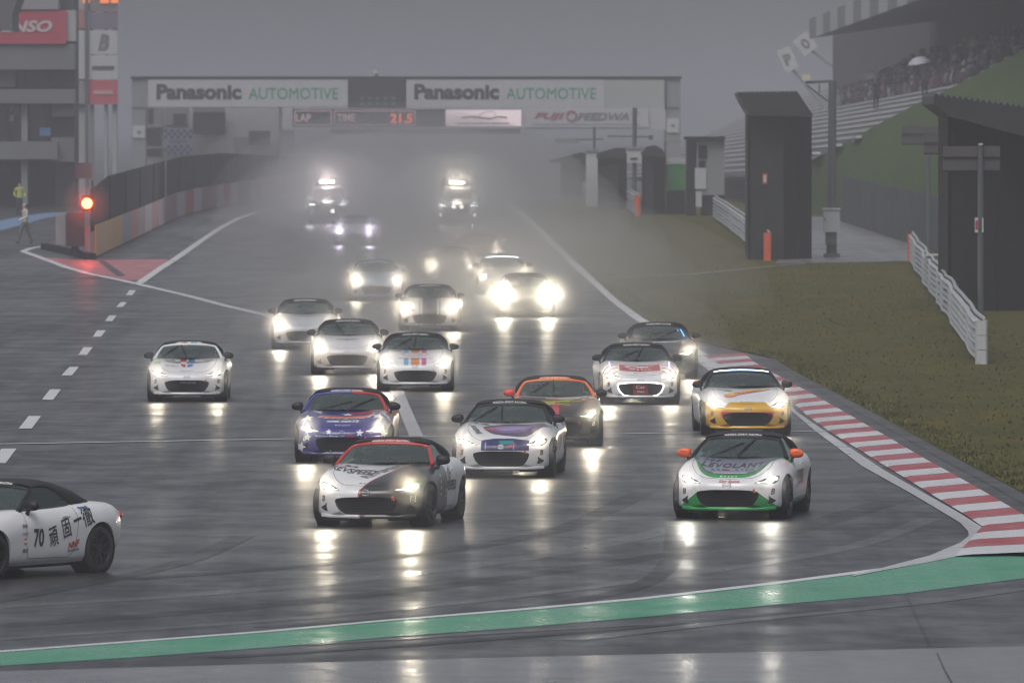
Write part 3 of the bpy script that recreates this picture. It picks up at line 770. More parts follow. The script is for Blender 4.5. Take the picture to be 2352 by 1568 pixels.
def lamp_mat(col, strength):
    k = 'lamp_%s_%g' % ('_'.join('%.2f' % c for c in col), strength)
    return mat(k, col, 0.3, emit=strength)
NO_DRIVER = 0
def part(name, key, parent, m=None):
    o = link(bpy.data.objects.new(name, PROTO[key]), parent)
    if m is not None:
        o.material_slots[0].link = 'OBJECT'; o.material_slots[0].material = m
    return o
body_me.materials.append(M_BLACK)
PROTO['body'] = body_me
PROTO_MIRRORBLACK = M_BLACK
def roadster(label, px, py, yaw=0.0, paint=None, frame=None, header=None, mirrors=None, lip=None, hook=True, wipers=((-.66,.30,62),(-.05,.02,66)),
             lamp=30.0, beam=60.0, lampcol=(1.0, .88, .66), anchor=(0, AX_F), detail=2, steer=0, beams=(1, 1), rimc=None, top=None, header_text=True, htc=None, roll=0):
    loc = G(px, py); a = R(yaw); ca, sa = math.cos(a), math.sin(a)
    off = Vector((ca*anchor[0]-sa*anchor[1], sa*anchor[0]+ca*anchor[1], 0))
    pos = loc - off; pos.z = elev(pos.y) + 0.008
    car = thing('roadster', label, 'car', pos, a, 'roadsters racing down the straight')
    car.rotation_euler = (R(-0.28) if pos.y > 180 else 0, R(roll)*0, a)
    body = part('body', 'body', car, paint)
    part('windscreen', 'windscreen_glass', car)
    fr_ = part('windscreen_frame', 'windscreen_frame', car, frame or M_BLACK)
    hd = part('windscreen_header', 'windscreen_header', fr_, header or frame or M_BLACK)
    st = part('soft_top', 'soft_top', car, top or M_SOFT); part('rear_window', 'rear_window', st)
    for nme in 'LR': part('side_window', 'side_window'+nme, car)
    for i, nme in enumerate('LR'):
        h = part('headlight', 'headlight'+nme, car)
        lamp = min(14.0, lamp) if lamp < 400 else 30.0; lm = lamp_mat(lampcol, lamp)
        part('lamp', 'lamp'+nme, h, lm)
        if detail > 1: part('lamp', 'lamp_side'+nme, h, lamp_mat(lampcol, lamp*.5)); part('light_strip', 'drl'+nme, h, lamp_mat((1, .95, .85), 3.0))
        if beam > 0 and beams[i]:
            L = bpy.data.lights.new('headlamp_beam', 'SPOT'); L.energy = 1.0*beam*beams[i]; L.spot_size = R(150); L.spot_blend = 1.0; L.shadow_soft_size = 0.09
            L.color = lampcol; lo_ = bpy.data.objects.new('headlamp_beam', L); link(lo_, h)
            lo_.location = PROTO['lamp_pos'+nme]; lo_.rotation_euler = (R(86), 0, R(180))
        mm = (mirrors[i] if mirrors else None) or M_BLACK
        mi = part('mirror', 'mirror'+nme, car, mm); part('mirror_stalk', 'mirror_stalk'+nme, mi); part('mirror_glass', 'mirror_face'+nme, mi)
        part('tail_light', 'tail_light'+nme, car)
        if detail > 1:
            part('door_handle', 'door_handle'+nme, body, paint); part('door_gap', 'door_gap'+nme, body)
        part('fog_duct', 'fog_duct'+nme, car)
        for ax in 'FR': part('wheel_arch_liner', 'arch_liner'+nme+ax, car)
        s = -1 if nme == 'L' else 1
        for y, ax in ((AX_F, 'F'), (AX_R, 'R')):
            w = bpy.data.objects.new('wheel', None); w.empty_display_size = .1; link(w, car)
            w.location = (s*TRK, y, .302); w.rotation_euler = (random.random(), 0, (0 if s > 0 else math.pi) + (R(steer) if ax == 'F' else 0))
            w.rotation_mode = 'XYZ'
            part('tyre', 'tyre', w); part('rim', 'rim', w, rimc or M_RIM)
    g = part('grille', 'grille', car); part('grille_slats', 'grille_slats', g)
    if lip is not False: part('front_lip', 'front_lip', car, lip or paint)
    part('undertray', 'undertray', car); part('badge', 'badge', body)
    if detail > 1: part('bonnet_gap', 'bonnet_gap', body)
    if hook: part('tow_hook', 'tow_hook', car)
    inn = part('cabin_lining', 'cabin_floor', car)
    for k, nm in (('dashboard','dashboard'),('seatL','seat'),('seatR','seat'),('steering_wheel','steering_wheel'),('roll_bar','roll_bar'),('inner_mirror','inner_mirror')): part(nm, k, inn)
    for u0, u1, ang in wipers:
        mb = MB(); a0 = R(ang)
        ux, vx = math.cos(a0)/.66, math.sin(a0)/.62
        L1 = .33; pts = [WS(u0 + ux*t, .02 + vx*t, .025) for t in np.linspace(0, L1, 5)]
        mb.tube(pts, [.010,.009,.008,.008,.007], 6)
        bl_ = [WS(u0 + ux*t + .02, .02 + vx*t, .014) for t in np.linspace(.13, .55, 8)]
        mb.tube(bl_, .011, 6)
        mb.build('wiper', M_BLACK, car, True)
    if header_text and detail > 0:
        decal_text('MAZDA SPIRIT RACING', proj_header(), htc or M_DECW, hd, (0, .60, 1.02, .55), 0.006, 0.03, 0.12, 1.15, grid=0.08)
    return car, body
def paint_mat(name, base, zones=(), rough=0.28, coat=0.6):
    m, nt, b = nodes_of(name)
    tc = nt.nodes.new('ShaderNodeTexCoord'); ex = EX(nt, tc.outputs['Object'])
    cur = base
    for e, c in zones: cur = mixc(nt, ex.run(e), cur, c)
    d = noise(nt, 3.0, 4, 0.6, tc.outputs['Object'])
    low = ex.run('max(0.0, min(1.0, (0.42-z)*2.2))')       # road grime thrown up on the sills
    g = ex.m('MULTIPLY', low, ex.m('MULTIPLY', d, 0.75))
    if isinstance(cur, (tuple, list)): 
        b.inputs['Base Color'].default_value = (*cur, 1)
    cur = mixc(nt, g, cur, (0.10, 0.098, 0.095)); nt.links.new(cur, b.inputs['Base Color'])
    b.inputs['Roughness'].default_value = rough; b.inputs['Coat Weight'].default_value = coat; b.inputs['Coat Roughness'].default_value = 0.10
    bn = nt.nodes.new('ShaderNodeBump'); bn.inputs['Strength'].default_value = 0.12; bn.inputs['Distance'].default_value = 0.004
    nt.links.new(noise(nt, 160, 2, 0.5, tc.outputs['Object']), bn.inputs['Height']); nt.links.new(bn.outputs[0], b.inputs['Normal'])
    return m
def dmat(name, col, rough=0.4): return mat('print_'+name, col, rough, coat=0.3)
M_DECW = dmat('white', (0.75, 0.75, 0.76)); M_DECK = dmat('black', (0.02, 0.02, 0.022)); M_DECR = dmat('red', (0.45, 0.03, 0.03))
M_DECG = dmat('grey', (0.16, 0.16, 0.17)); M_DECB = dmat('blue', (0.05, 0.15, 0.45)); M_DECO = dmat('orange', (0.75, 0.16, 0.03))
M_DECY = dmat('yellow', (0.75, 0.45, 0.04)); M_DECM = dmat('magenta', (0.55, 0.03, 0.16)); M_DECN = dmat('green', (0.05, 0.4, 0.12))

def marks(proj, m, parent, box, n=6, off=0.005, rot=0.0, slant=.2, name='small_print', seed=1):
    """a line of print too small to read: short strokes of uneven width"""
    r = random.Random(seed); cx, cy, w, h = box; polys = []; x = -w/2
    ws = [r.uniform(.6, 1.4) for _ in range(n)]; k = w/sum(ws)
    for q in ws:
        a, b_ = x, x + q*k*.78; x += q*k; z0, z1 = -h/2*r.uniform(.8, 1), h/2*r.uniform(.7, 1)
        pts = [(a, z0), (b_, z0), (b_ + slant*(z1-z0), z1), (a + slant*(z1-z0), z1)]
        polys.append([(cx + p*math.cos(rot) - q2*math.sin(rot), cy + p*math.sin(rot) + q2*math.cos(rot)) for p, q2 in pts])
    o = decal_poly(name, polys, proj, m, parent, off); tag(o, kind='stuff'); return o

# ================================================================== THE CARS
WHT = (0.72, 0.72, 0.735)
PS_R = proj_side(1); PS_L = proj_side(-1)
def star(cx, cy, r, rot=0, k=.42): return [(cx + (r if i % 2 == 0 else r*k)*math.sin(rot + math.pi*i/5), cy + (r if i % 2 == 0 else r*k)*math.cos(rot + math.pi*i/5)) for i in range(10)]
def tyre_marks(body, dark=M_DECK):
    """slanted B emblem with a red slash on both bumper corners"""
    for s in (-1, 1):
        decal_text('B', proj_front, dark, body, (s*.655, .405, .055, .085), 0.005, .035, .25)
        decal_poly('emblem', [[(s*.655-.026, .430), (s*.655-.012, .452), (s*.655+.012, .452), (s*.655-.014, .415)]], proj_front, M_DECR, body, 0.007)
def bonnet_name(body, m=M_DECG, y=-1.665): decal_text('MAZDA', proj_plan, m, body, (0, y, .26, .045), 0.004, .02, 0, 1.6)
def mirror_name(car):
    pass

# 1 --- white, brush characters, leaving on the left
pw = paint_mat('white_paint_plain', WHT)
c, b = roadster('plain white roadster with black brush characters and number 70 on its door', 230, 1314, -33, pw, anchor=(TRK + .09, AX_R), lamp=25, beam=25, steer=-8, header_text=True)
decal_text('70', PS_R, M_DECK, b, (-.20, .50, .22, .24), 0.005, .03, .05)
for ch, y, z, w, h in (('頑', .12, .50, .19, .26), ('固', .40, .60, .17, .25), ('一', .64, .70, .17, .035), ('徹', .86, .735, .24, .25)):
    decal_text(ch, PS_R, M_DECK, b, (y, z, w, h), 0.005, .012, .0, rot=R(14))
decal_text('NNF', PS_R, M_DECR, b, (.56, .385, .26, .085), 0.005, .04, .35, rot=R(10))
marks(PS_R, M_DECG, b, (.55, .31, .25, .03), 9, rot=R(6))
marks(PS_R, M_DECG, b, (-.50, .66, .11, .05), 4)
decal_text('CUSCO', PS_R, M_DECG, b, (-.50, .56, .12, .035), 0.005, .02)
decal_poly('emblem', [[(-.50+.032*math.cos(a), .46+.045*math.sin(a)) for a in np.linspace(0, 6.28, 17)[:-1]]], PS_R, M_DECO, b, 0.004)
decal_poly('emblem', [[(-.54,.445),(-.46,.445),(-.46,.478),(-.54,.478)]], PS_R, M_DECW, b, 0.006)
marks(PS_R, M_DECG, b, (-.50, .345, .12, .055), 4)
marks(PS_R, M_DECB, b, (.82, .845, .22, .03), 9)
tyre_marks(b)

# 2 --- white and black halves, red windscreen frame
p2 = paint_mat('white_and_black_paint', WHT, [
    ('(x > 0.40*y+0.66)*(y<0.0)', (0.022, 0.021, 0.020)),
    ('(y>-0.42)*(y<0.0)*(x>0.5)*(z<(0.86-(y+0.42)*1.9))', (0.022, 0.021, 0.020)),
    ('(abs(x-(y*0.40+0.648))<0.011)*(y<-0.45)*(z>0.15)', (0.45, 0.05, 0.05))])
m_red = mat('red_frame_paint', (0.46, 0.035, 0.03), 0.3, coat=0.5)
c, b = roadster('half white half black roadster with red windscreen frame and bonnet lettering', 862, 1206, -10.5, p2, frame=m_red, lamp=60, beam=75, beams=(.8, 1.3), wipers=((-.2,.0,3),(.35,0,3)), steer=-6)
decal_text('REVSPEED', proj_plan, M_DECK, b, (-.33, -1.10, .66, .28), 0.005, .02, .25)
decal_text('REVSPEED', proj_plan, M_DECG, b, (.10, -1.0, .95, .17), 0.004, .03, .1, rot=R(62))
decal_text('24', proj_plan, M_DECK, b, (-.42, -.80, .20, .14), 0.005, .03)
bonnet_name(b); tyre_marks(b)
decal_poly('emblem_frame', [[(.622,.36),(.694,.36),(.694,.452),(.622,.452)]], proj_front, mat('print_pale', (.5,.5,.5), .4), b, 0.0035)
decal_text('24', PS_R, mat('print_pale', (.5,.5,.5), .4), b, (-.12, .50, .20, .26), 0.005, -.0, .1)
decal_text('REVSPEED', PS_R, M_DECK, b, (.30, .53, .62, .15), 0.005, .03)
decal_text('REV', PS_R, M_DECG, b, (.20, .70, .28, .16), 0.004, .02, .2, rot=R(20))
for k in range(4): marks(PS_R, M_DECW, b, (-.50, .70-.09*k, .09, .05), 3, seed=k)

# 3 --- white with green, grey bonnet, orange mirrors
GRN = (0.018, 0.27, 0.055)
p3 = paint_mat('white_green_paint', WHT, [
    ('(y > -1.70+6.0*x*x*x*x)*(y<-0.30)*(z>0.50)*(abs(x)<0.74)', GRN),
    ('(y > -1.58+6.3*x*x*x*x)*(y<-0.30)*(z>0.50)*(abs(x)<0.70)', (0.07, 0.065, 0.065)),
    ('(y > -1.53+6.8*x*x*x*x)*(y<-0.30)*(z>0.50)*(abs(x)<0.66)', (0.24, 0.25, 0.32)),
    ('(z < 0.405-0.78*max(0.0, abs(x)-0.44))*(y<-1.30)*(abs(x)<0.77)', GRN), ('(z<0.27)*(y>-0.8)*(y<0.85)', GRN),
    ('(y>-0.62)*(y<-0.12)*(z>0.62)*(x>0.6)*(z>0.70+abs(y+0.36)*0.5)', GRN)])
m_om = mat('fluorescent_orange', (0.95, 0.13, 0.025), 0.35, coat=0.5)
c, b = roadster('white roadster with green nose, grey bonnet lettering and orange mirrors', 1684, 1188, -9, p3, mirrors=(m_om, m_om), lamp=22, beam=38, lampcol=(1, .94, .82), wipers=((-.58,0,40),(.0,0,66)), steer=-5, lip=mat('green_lip', GRN, .3, coat=.5))
decal_text('LEVOLANT', proj_plan, dmat('charcoal', (.05,.05,.052)), b, (.0, -1.10, .94, .30), 0.005, .035, .12, 1.15)
decal_text('ARM  RTEK', proj_plan, dmat('charcoal', (.05,.05,.052)), b, (.02, -1.37, .64, .085), 0.005, .015, 0, 1.7)
decal_poly('emblem', [[(-.055+.032*math.cos(a), -1.37+.045*math.sin(a)) for a in np.linspace(0, 6.28, 15)[:-1]]], proj_plan, M_DECR, b, 0.005)
marks(proj_plan, M_DECW, b, (.0, -1.53, .50, .035), 14)
decal_text('111', proj_plan, M_DECK, b, (-.36, -.78, .26, .16), 0.005, .04, .3)
bonnet_name(b, M_DECW); decal_text('Dig Spice', proj_front, M_DECR, b, (.03, .545, .30, .045), 0.005, .02, .1); tyre_marks(b)
for s in (-1, 1):
    decal_poly('number_plate_outline', [[(s*.50-.04,.425),(s*.50+.04,.425),(s*.50+.04,.475),(s*.50-.04,.475)]], proj_front, mat('print_faint', (.60,.63,.61), .4), b, 0.004)
decal_text('111', PS_R, M_DECK, b, (-.20, .54, .20, .26), 0.005, .03, .1); decal_text('LEVOLANT', PS_R, M_DECK, b, (.22, .56, .50, .22), 0.005, .03)
for m_ in [o for o in c.children if o.name.startswith('mirror')]:
    s = 1 if 'R' in m_.data.name or m_.data == PROTO['mirrorR'] else -1
    flat_text('CROSS', M_DECK, m_, (s*.85, -.411, .945), (1, 0, 0), (0, .25, .97), .085, .022)

# 4 --- blue with white stars, red right pillar
BLU = (0.042, 0.040, 0.21)
p4 = paint_mat('blue_star_paint', BLU, [('(x>0.30)*(y>-0.92)*(z>0.6)*(x>0.42-(y+0.92)*0.2)', (0.42, 0.035, 0.03)), ('(y>-0.45)*(x>0.5)', (0.40, 0.04, 0.04)), ('(z>0.815)*(x>0.42)*(fract(y*6.0)>0.5)', (.6, .6, .6))])
f4, nt4, b4 = nodes_of('blue_red_frame'); tc4 = nt4.nodes.new('ShaderNodeTexCoord'); e4 = EX(nt4, tc4.outputs['Object'])
nt4.links.new(mixc(nt4, e4.run('x>0.1'), (0.05, 0.055, 0.26), (0.46, 0.04, 0.035)), b4.inputs['Base Color']); b4.inputs['Roughness'].default_value = .3
c, b = roadster('blue roadster covered in white stars with one red windscreen pillar', 790, 1059, -1.5, p4, frame=f4, lamp=60, beam=75, wipers=((-.62,0,24),(.12,0,40)))
W = M_DECW
for q_ in [star(-.23, .525, .055), star(.30, .505, .07, .1), star(-.60, .43, .075, .1), star(-.72, .26, .10, .3), star(-.20, .145, .08), star(.16, .15, .075, .2), star(.70, .48, .07, .2), star(.70,.24,.09,.1)]: decal_poly('star', [q_], proj_front, W, b, .005, .03)
for q_ in [star(-.62, -1.35, .12), star(.60, -1.28, .13, .2), star(-.45, -.85, .16, .3), star(.06, -.92, .13), star(.74,-1.1,.12,.3)]: decal_poly('star', [q_], proj_plan, W, b, .005)
decal_text('OKI', proj_plan, M_DECR, b, (.30, -.84, .44, .20), .006, .06, .2); decal_text('501', proj_plan, M_DECK, b, (-.26, -.82, .34, .16), .006, .05, .2)
marks(proj_plan, W, b, (.02, -1.19, .94, .20), 9, .006, 0, .35, 'slanted_strokes', 3); marks(proj_plan, M_DECO, b, (.03, -1.18, .92, .15), 9, .009, 0, .35, 'slanted_strokes', 3); decal_text('with NATS', proj_plan, W, b, (.0, -1.44, .56, .13), .006, .05, .2)
bonnet_name(b, M_DECW, -1.64); decal_text("FM Driver's Meeting", proj_front, W, b, (-.27, .452, .40, .035), .006, .01, .2); decal_text('OKI', proj_front, M_DECR, b, (.145, .457, .11, .04), .006, .05)
for s in (-1, 1): decal_text('SRM', proj_plan, W, b, (s*.68, -.98, .10, .16), .006, .02, 0, rot=s*R(-30))
tyre_marks(b, M_DECW)

# 5 --- white with a purple abstract picture on the bonnet
p5 = paint_mat('white_purple_art_paint', WHT, [('(y>-0.85)*(x>0.7)*(sin(y*9.0)+sin(z*14.0)>0.5)', (0.35, 0.08, 0.05)), ('(y>-0.85)*(x>0.7)*(sin(y*7.0+2.0)+sin(z*17.0)>1.1)', (0.06, 0.07, 0.2))])
c, b = roadster('white roadster with dark blue and purple abstract artwork on its bonnet', 1158, 1093, -4.5, p5, lamp=45, beam=60, wipers=((-.78,0,58),(-.12,0,97)))
def blob(cx, cy, rx, ry, n=22, w=.12, ph=0): return [(cx + rx*(1+w*math.sin(3*a+ph))*math.cos(a), cy + ry*(1+w*math.sin(4*a+ph))*math.sin(a)) for a in np.linspace(0, 2*math.pi, n, endpoint=False)]
dm = lambda n, c_: dmat(n, c_)
decal_poly('artwork', [blob(.18, -1.10, .52, .44)], proj_plan, dm('plum', (.09, .065, .10)), b, .004)
decal_poly('artwork', [blob(.12, -1.06, .40, .28, ph=1)], proj_plan, dm('violet', (.20, .12, .33)), b, .006)
decal_poly('artwork', [blob(.10, -1.04, .29, .15, ph=2)], proj_plan, dm('lilac', (.33, .27, .45)), b, .008)
decal_poly('artwork', [blob(-.22, -1.12, .13, .07, ph=1.5)], proj_plan, dm('coral', (.45, .11, .08)), b, .009)
decal_poly('artwork', [[(-.33, .60), (-.33, .442), (.46, .442), (.46, .60), (.18, .63), (-.12, .63)]], proj_front, dm('navy', (.02, .025, .11)), b, .004, .03)
decal_poly('artwork', [[(-.05, .59), (.18, .60), (.22, .55), (.0, .53)]], proj_front, dm('teal', (.02, .22, .24)), b, .006, .03)
decal_poly('artwork', [[(.14, .54), (.26, .55), (.22, .50), (.10, .50)]], proj_front, dm('crimson', (.38, .04, .06)), b, .006, .03)
decal_poly('artwork', [[(-.27, .57), (-.245, .57), (-.245, .455), (-.27, .455)], [(.20,.56),(.22,.56),(.22,.46),(.20,.46)]], proj_front, dm('sky', (.25, .35, .6)), b, .006, .03)
decal_poly('emblem', [[(.052*math.cos(a), .497+.034*math.sin(a)) for a in np.linspace(0, 6.28, 17)[:-1]]], proj_front, dm('pale', (.55, .57, .62)), b, .007, .03)
decal_poly('artwork', [blob(-.68, .42, .055, .10)], proj_front, dm('pastel', (.5, .42, .40)), b, .004, .03)
decal_text('ENGINE', proj_plan, M_DECK, b, (-.46, -1.25, .10, .42), .005, .03, rot=R(24)); decal_text('12', proj_plan, M_DECK, b, (-.40, -.72, .26, .10), .005, .05)
bonnet_name(b, M_DECW, -1.62); tyre_marks(b)

# 6 --- black with orange windscreen frame and one red mirror
p6 = paint_mat('black_white_stripe_paint', (0.028, 0.024, 0.022), [('(y>-0.74-0.12*x)*(y<-0.4)*(z>0.7)', WHT), ('(abs(x+0.02)<0.06)*(y<-0.7)*(z>0.44)', (0.5, 0.03, 0.03))])
m_or = mat('orange_frame_paint', (0.80, 0.17, 0.03), 0.3, coat=.5); m_rm = mat('red_mirror_paint', (0.72, 0.03, 0.02), 0.3, coat=.5)
c, b = roadster('black roadster with orange windscreen frame, yellow bonnet squiggles and one red mirror', 1278, 1022, 1.0, p6, frame=m_or, mirrors=(m_rm, None), lamp=70, beam=95, beams=(.9, 1), wipers=((-.7,0,55),(-.05,0,92)))
lime = dm('lime', (.55, .62, .05))
for k in range(4):
    y0 = -1.02 - .12*k
    decal_poly('squiggle', [[(x, y0 + .05*math.sin(x*9+k) + w) for x, w in [(-.30+.06*i, .022) for i in range(10)] + [(.24-.06*i, -.022) for i in range(10)]]], proj_plan, (lime, M_DECR)[k % 2 == 1 and k > 2], b, .006)
decal_poly('squiggle', [[(-.28, -.94), (.44, -.86), (.44, -.90), (-.28, -.98)], [(.10,-.95),(.55,-1.12),(.55,-1.16),(.10,-.99)]], proj_plan, lime, b, .007)
decal_poly('squiggle', [[(-.35,-.86),(.2,-.80),(.5,-.84),(.5,-.87),(.2,-.83),(-.35,-.89)], [(.25,-1.02),(.66,-1.22),(.66,-1.27),(.25,-1.06)]], proj_plan, M_DECR, b, .007)
decal_poly('ring_mark', [blob(.56, -1.02, .09, .07, w=0)], proj_plan, M_DECW, b, .008); decal_poly('ring_mark', [blob(.56, -1.02, .055, .04, w=0)], proj_plan, M_DECK, b, .010)
decal_text('50', proj_plan, M_DECK, b, (-.33, -.72, .30, .12), .006, .05); tyre_marks(b, M_DECW)

# 7 --- white over yellow
YEL = (0.66, 0.37, 0.028)
p7 = paint_mat('white_over_yellow_paint', WHT, [('(z < 0.622-0.085*max(0.0, 1.0-abs(abs(x)-0.44)*8.0))*(y<-1.22)', YEL), ('(abs(x)<0.50)*(z<0.44)*(z>0.12)*(y<-1.55)*((x*x*5.2+(z-0.42)*(z-0.42)*17.0)<1.30)', (0.50, 0.03, 0.07))])
m_led = mat('blue_white_led', (0.55, 0.75, 1.0), .3, emit=4)
c, b = roadster('white roadster with yellow nose, pink-edged grille and lit blue strip above the windscreen', 1712, 998, 2.5, p7, lamp=70, beam=80, wipers=((-.2,0,2),(.30,0,2)), lip=mat('yellow_lip', YEL, .3, coat=.5))
mb = MB(); mb.tube([header_pt(u, .22, .026) for u in np.linspace(-.93, .93, 25)], .013, 6); mb.build('light_strip', m_led, c, True)
ban = catmull([(-.42,-1.30),(-.30,-1.36),(-.12,-1.16),(.14,-.98),(.46,-.84),(.40,-.74),(.05,-.82),(-.22,-1.0)], 4, True)
decal_poly('banner', [[(p[0]+.01, p[1]-.05) for p in ban]], proj_plan, dm('pink', (.55, .03, .14)), b, .004)
decal_poly('banner', [[tuple(p) for p in ban]], proj_plan, M_DECY, b, .006)
marks(proj_plan, M_DECR, b, (.04, -.98, .60, .07), 7, .009, R(30)); marks(proj_plan, M_DECG, b, (-.36, -.86, .30, .14), 2)
bonnet_name(b); tyre_marks(b)
for m_ in [o for o in c.children if o.name.startswith('mirror')]:
    s = 1 if m_.data == PROTO['mirrorR'] else -1
    MB().ellipsoid((s*.845, -.355, .962), (.06, .035, .022)).build('mirror_cap', m_om, m_, True)

# 8 --- white with red bonnet panel and lit grille outline
p8 = paint_mat('white_red_panel_paint', WHT, [('(z>0.60)*(abs(x)>0.45)*(y<-0.9)*(sin(y*38.0+abs(x)*20.0)>0.55)*(abs(x)<0.78)', (0.42, 0.06, 0.06))])
c, b = roadster('white roadster with red bonnet panel and glowing white outline round its grille', 1468, 926, 2.0, p8, lamp=60, beam=75, wipers=((-.60,0,42),(-.05,0,72)))
decal_poly('bonnet_panel', [[(-.43,-1.50),(-.42,-1.04),(0,-.99),(.42,-1.04),(.43,-1.50),(0,-1.54)]], proj_plan, M_DECR, b, .004)
decal_text('Car', proj_plan, M_DECW, b, (0, -1.18, .62, .20), .007, .06, .2); decal_text('Watch', proj_plan, M_DECW, b, (0, -1.40, .48, .12), .007, .04, 0, 1.4)
mb = MB(); mb.tube([(x*1.03, (proj_front(x*1.03, .297+(z-.297)*1.06, 0).y - .012), .297+(z-.297)*1.06) for x, z in GRILLE + GRILLE[:1]], .011, 6, False); mb.build('light_strip', mat('white_led', (.9, .95, 1), .3, emit=4.5), c, True)
decal_poly('grille_panel', [[(-.16,.20),(.16,.20),(.16,.41),(-.16,.41)]], lambda x, z, off: Vector((x, -1.757-off, z)), mat('print_dim_red', (.22,.03,.03), .5), c, .002)
flat_text('Car', M_DECW, c, (0, -1.763, .35), (1,0,0), (0,0,1), .20, .07); flat_text('Watch', M_DECW, c, (0, -1.763, .255), (1,0,0), (0,0,1), .15, .035)
for s in (-1, 1):
    q = [proj_plan(s*.62, y, .012) for y in np.linspace(-1.42, -1.08, 5)]
    MB().tube(q, .012, 6).build('light_strip', mat('violet_led', (.45, .5, 1), .3, emit=3), c, True)
bonnet_name(b, M_DECG, -1.63); tyre_marks(b)

# 9 --- dark, behind 8
p9 = paint_mat('black_gloss_paint', (0.03, 0.032, 0.035))
c, b = roadster('dark grey roadster with blue light inside its windscreen corner', 1517, 867, 1.0, p9, lamp=80, beam=95, beams=(1, 1), wipers=((-.60,0,28),(.05,0,42)))
decal_text('yellow', proj_plan, M_DECW, b, (.12, -.98, .62, .22), .006, .05)
decal_poly('mint_mark', [blob(.54, -.98, .12, .08, w=.1)], proj_plan, dm('mint', (.2, .5, .42)), b, .006)
mb = MB(); mb.tube([WS(.86, v, -.03) for v in np.linspace(.25, .80, 6)], .012, 6); mb.tube([WS(.72, v, -.03) for v in np.linspace(.62, .82, 4)], .008, 6)
mb.build('light_strip', mat('blue_led', (.1, .45, 1), .3, emit=5), c, True)

# 10 --- white with red and blue stripes, alone on the left
p10 = paint_mat('white_tricolour_paint', WHT, [('(abs(x+0.10)<0.065)*(y<-0.30)*(y>-0.88)*(z>0.6)', (0.45, .04, .05)), ('(abs(x-0.07)<0.065)*(y<-0.30)*(y>-0.88)*(z>0.6)', (0.06, .19, .45))])
m_wf = mat('white_frame_paint', WHT, .3, coat=.5)
f10, nt, bb = nodes_of('white_header_tricolour'); ex = EX(nt, nt.nodes.new('ShaderNodeTexCoord').outputs['Object'])
nt.links.new(mixc(nt, ex.run('abs(x-0.10)<0.065'), mixc(nt, ex.run('abs(x+0.10)<0.065'), WHT, (.45, .04, .05)), (.06, .19, .45)), bb.inputs['Base Color']); bb.inputs['Roughness'].default_value = .3
c, b = roadster('white roadster with red and blue bonnet stripes and white windscreen frame', 431, 920, 0.5, p10, frame=m_wf, header=f10, lamp=40, beam=38, wipers=((-.80,0,62),(-.05,0,108)), htc=dm('faint', (.45, .45, .47)))
decal_text('CAR', proj_plan, M_DECK, b, (-.30, -.99, .34, .16), .005, .05, .1); decal_text('DRIVER', proj_plan, M_DECK, b, (.26, -.99, .58, .16), .005, .05, .1)
decal_poly('shield', [[(-.145,-1.15),(-.04,-1.15),(-.04,-1.42),(-.09,-1.40),(-.13,-1.30)]], proj_plan, M_DECR, b, .005); decal_poly('shield', [[(.145-.02,-1.15),(.0,-1.15),(.0,-1.42),(.07,-1.40),(.11,-1.30)]], proj_plan, M_DECB, b, .005)
decal_poly('green_mark', [blob(-.62, -1.22, .08, .09, w=.1)], proj_plan, dm('leaf', (.25, .45, .18)), b, .005); decal_text('plc', proj_plan, M_DECG, b, (-.32, -1.34, .26, .16), .005, .0, .1)
decal_text('14', proj_plan, M_DECK, b, (-.38, -.76, .24, .10), .005, .05); marks(proj_plan, M_DECR, b, (.44, -.76, .28, .08), 6)
bonnet_name(b); tyre_marks(b)
flat_text('CAR·DRIVER', mat('print_plate', (.5, .5, .52), .4), c, (.03, -1.763, .385), (1,0,0), (0,0,1), .34, .05, bold=.05)

# 11 --- white with pastel stripes
p11 = paint_mat('white_pastel_stripe_paint', WHT, [('(abs(x+0.20)<0.05)*(y<-0.5)*(z>0.49)*(abs(z-0.74)>0.045)', (0.14, .42, .60)), ('(abs(x-0.0)<0.09)*(y<-0.5)*(z>0.49)*(abs(z-0.74)>0.045)', (.66, .27, .08)), ('(abs(x-0.19)<0.05)*(y<-0.5)*(z>0.49)*(abs(z-0.74)>0.045)', (.60, .09, .30)), ('(z<0.545)*(y<-1.6)', WHT)])
c, b = roadster('white roadster with sky blue, orange and pink stripes down its bonnet', 954, 896, 0.5, p11, lamp=70, beam=80, wipers=((-.70,0,50),(-.05,0,86)))
ov = blob(0, -1.10, .29, .17, 26, 0)
decal_poly('oval', [ov], proj_plan, M_DECR, b, .005); decal_poly('oval', [blob(0, -1.10, .265, .145, 26, 0)], proj_plan, M_DECW, b, .007)
decal_text('TUNED', proj_plan, M_DECK, b, (0, -1.10, .34, .12), .009, .01, .3); decal_text('AUTO MEISTER & Co', proj_plan, M_DECR, b, (0, -1.48, .72, .07), .008, .02)
decal_text('33', proj_plan, M_DECK, b, (-.42, -.76, .24, .10), .005, .05); tyre_marks(b)

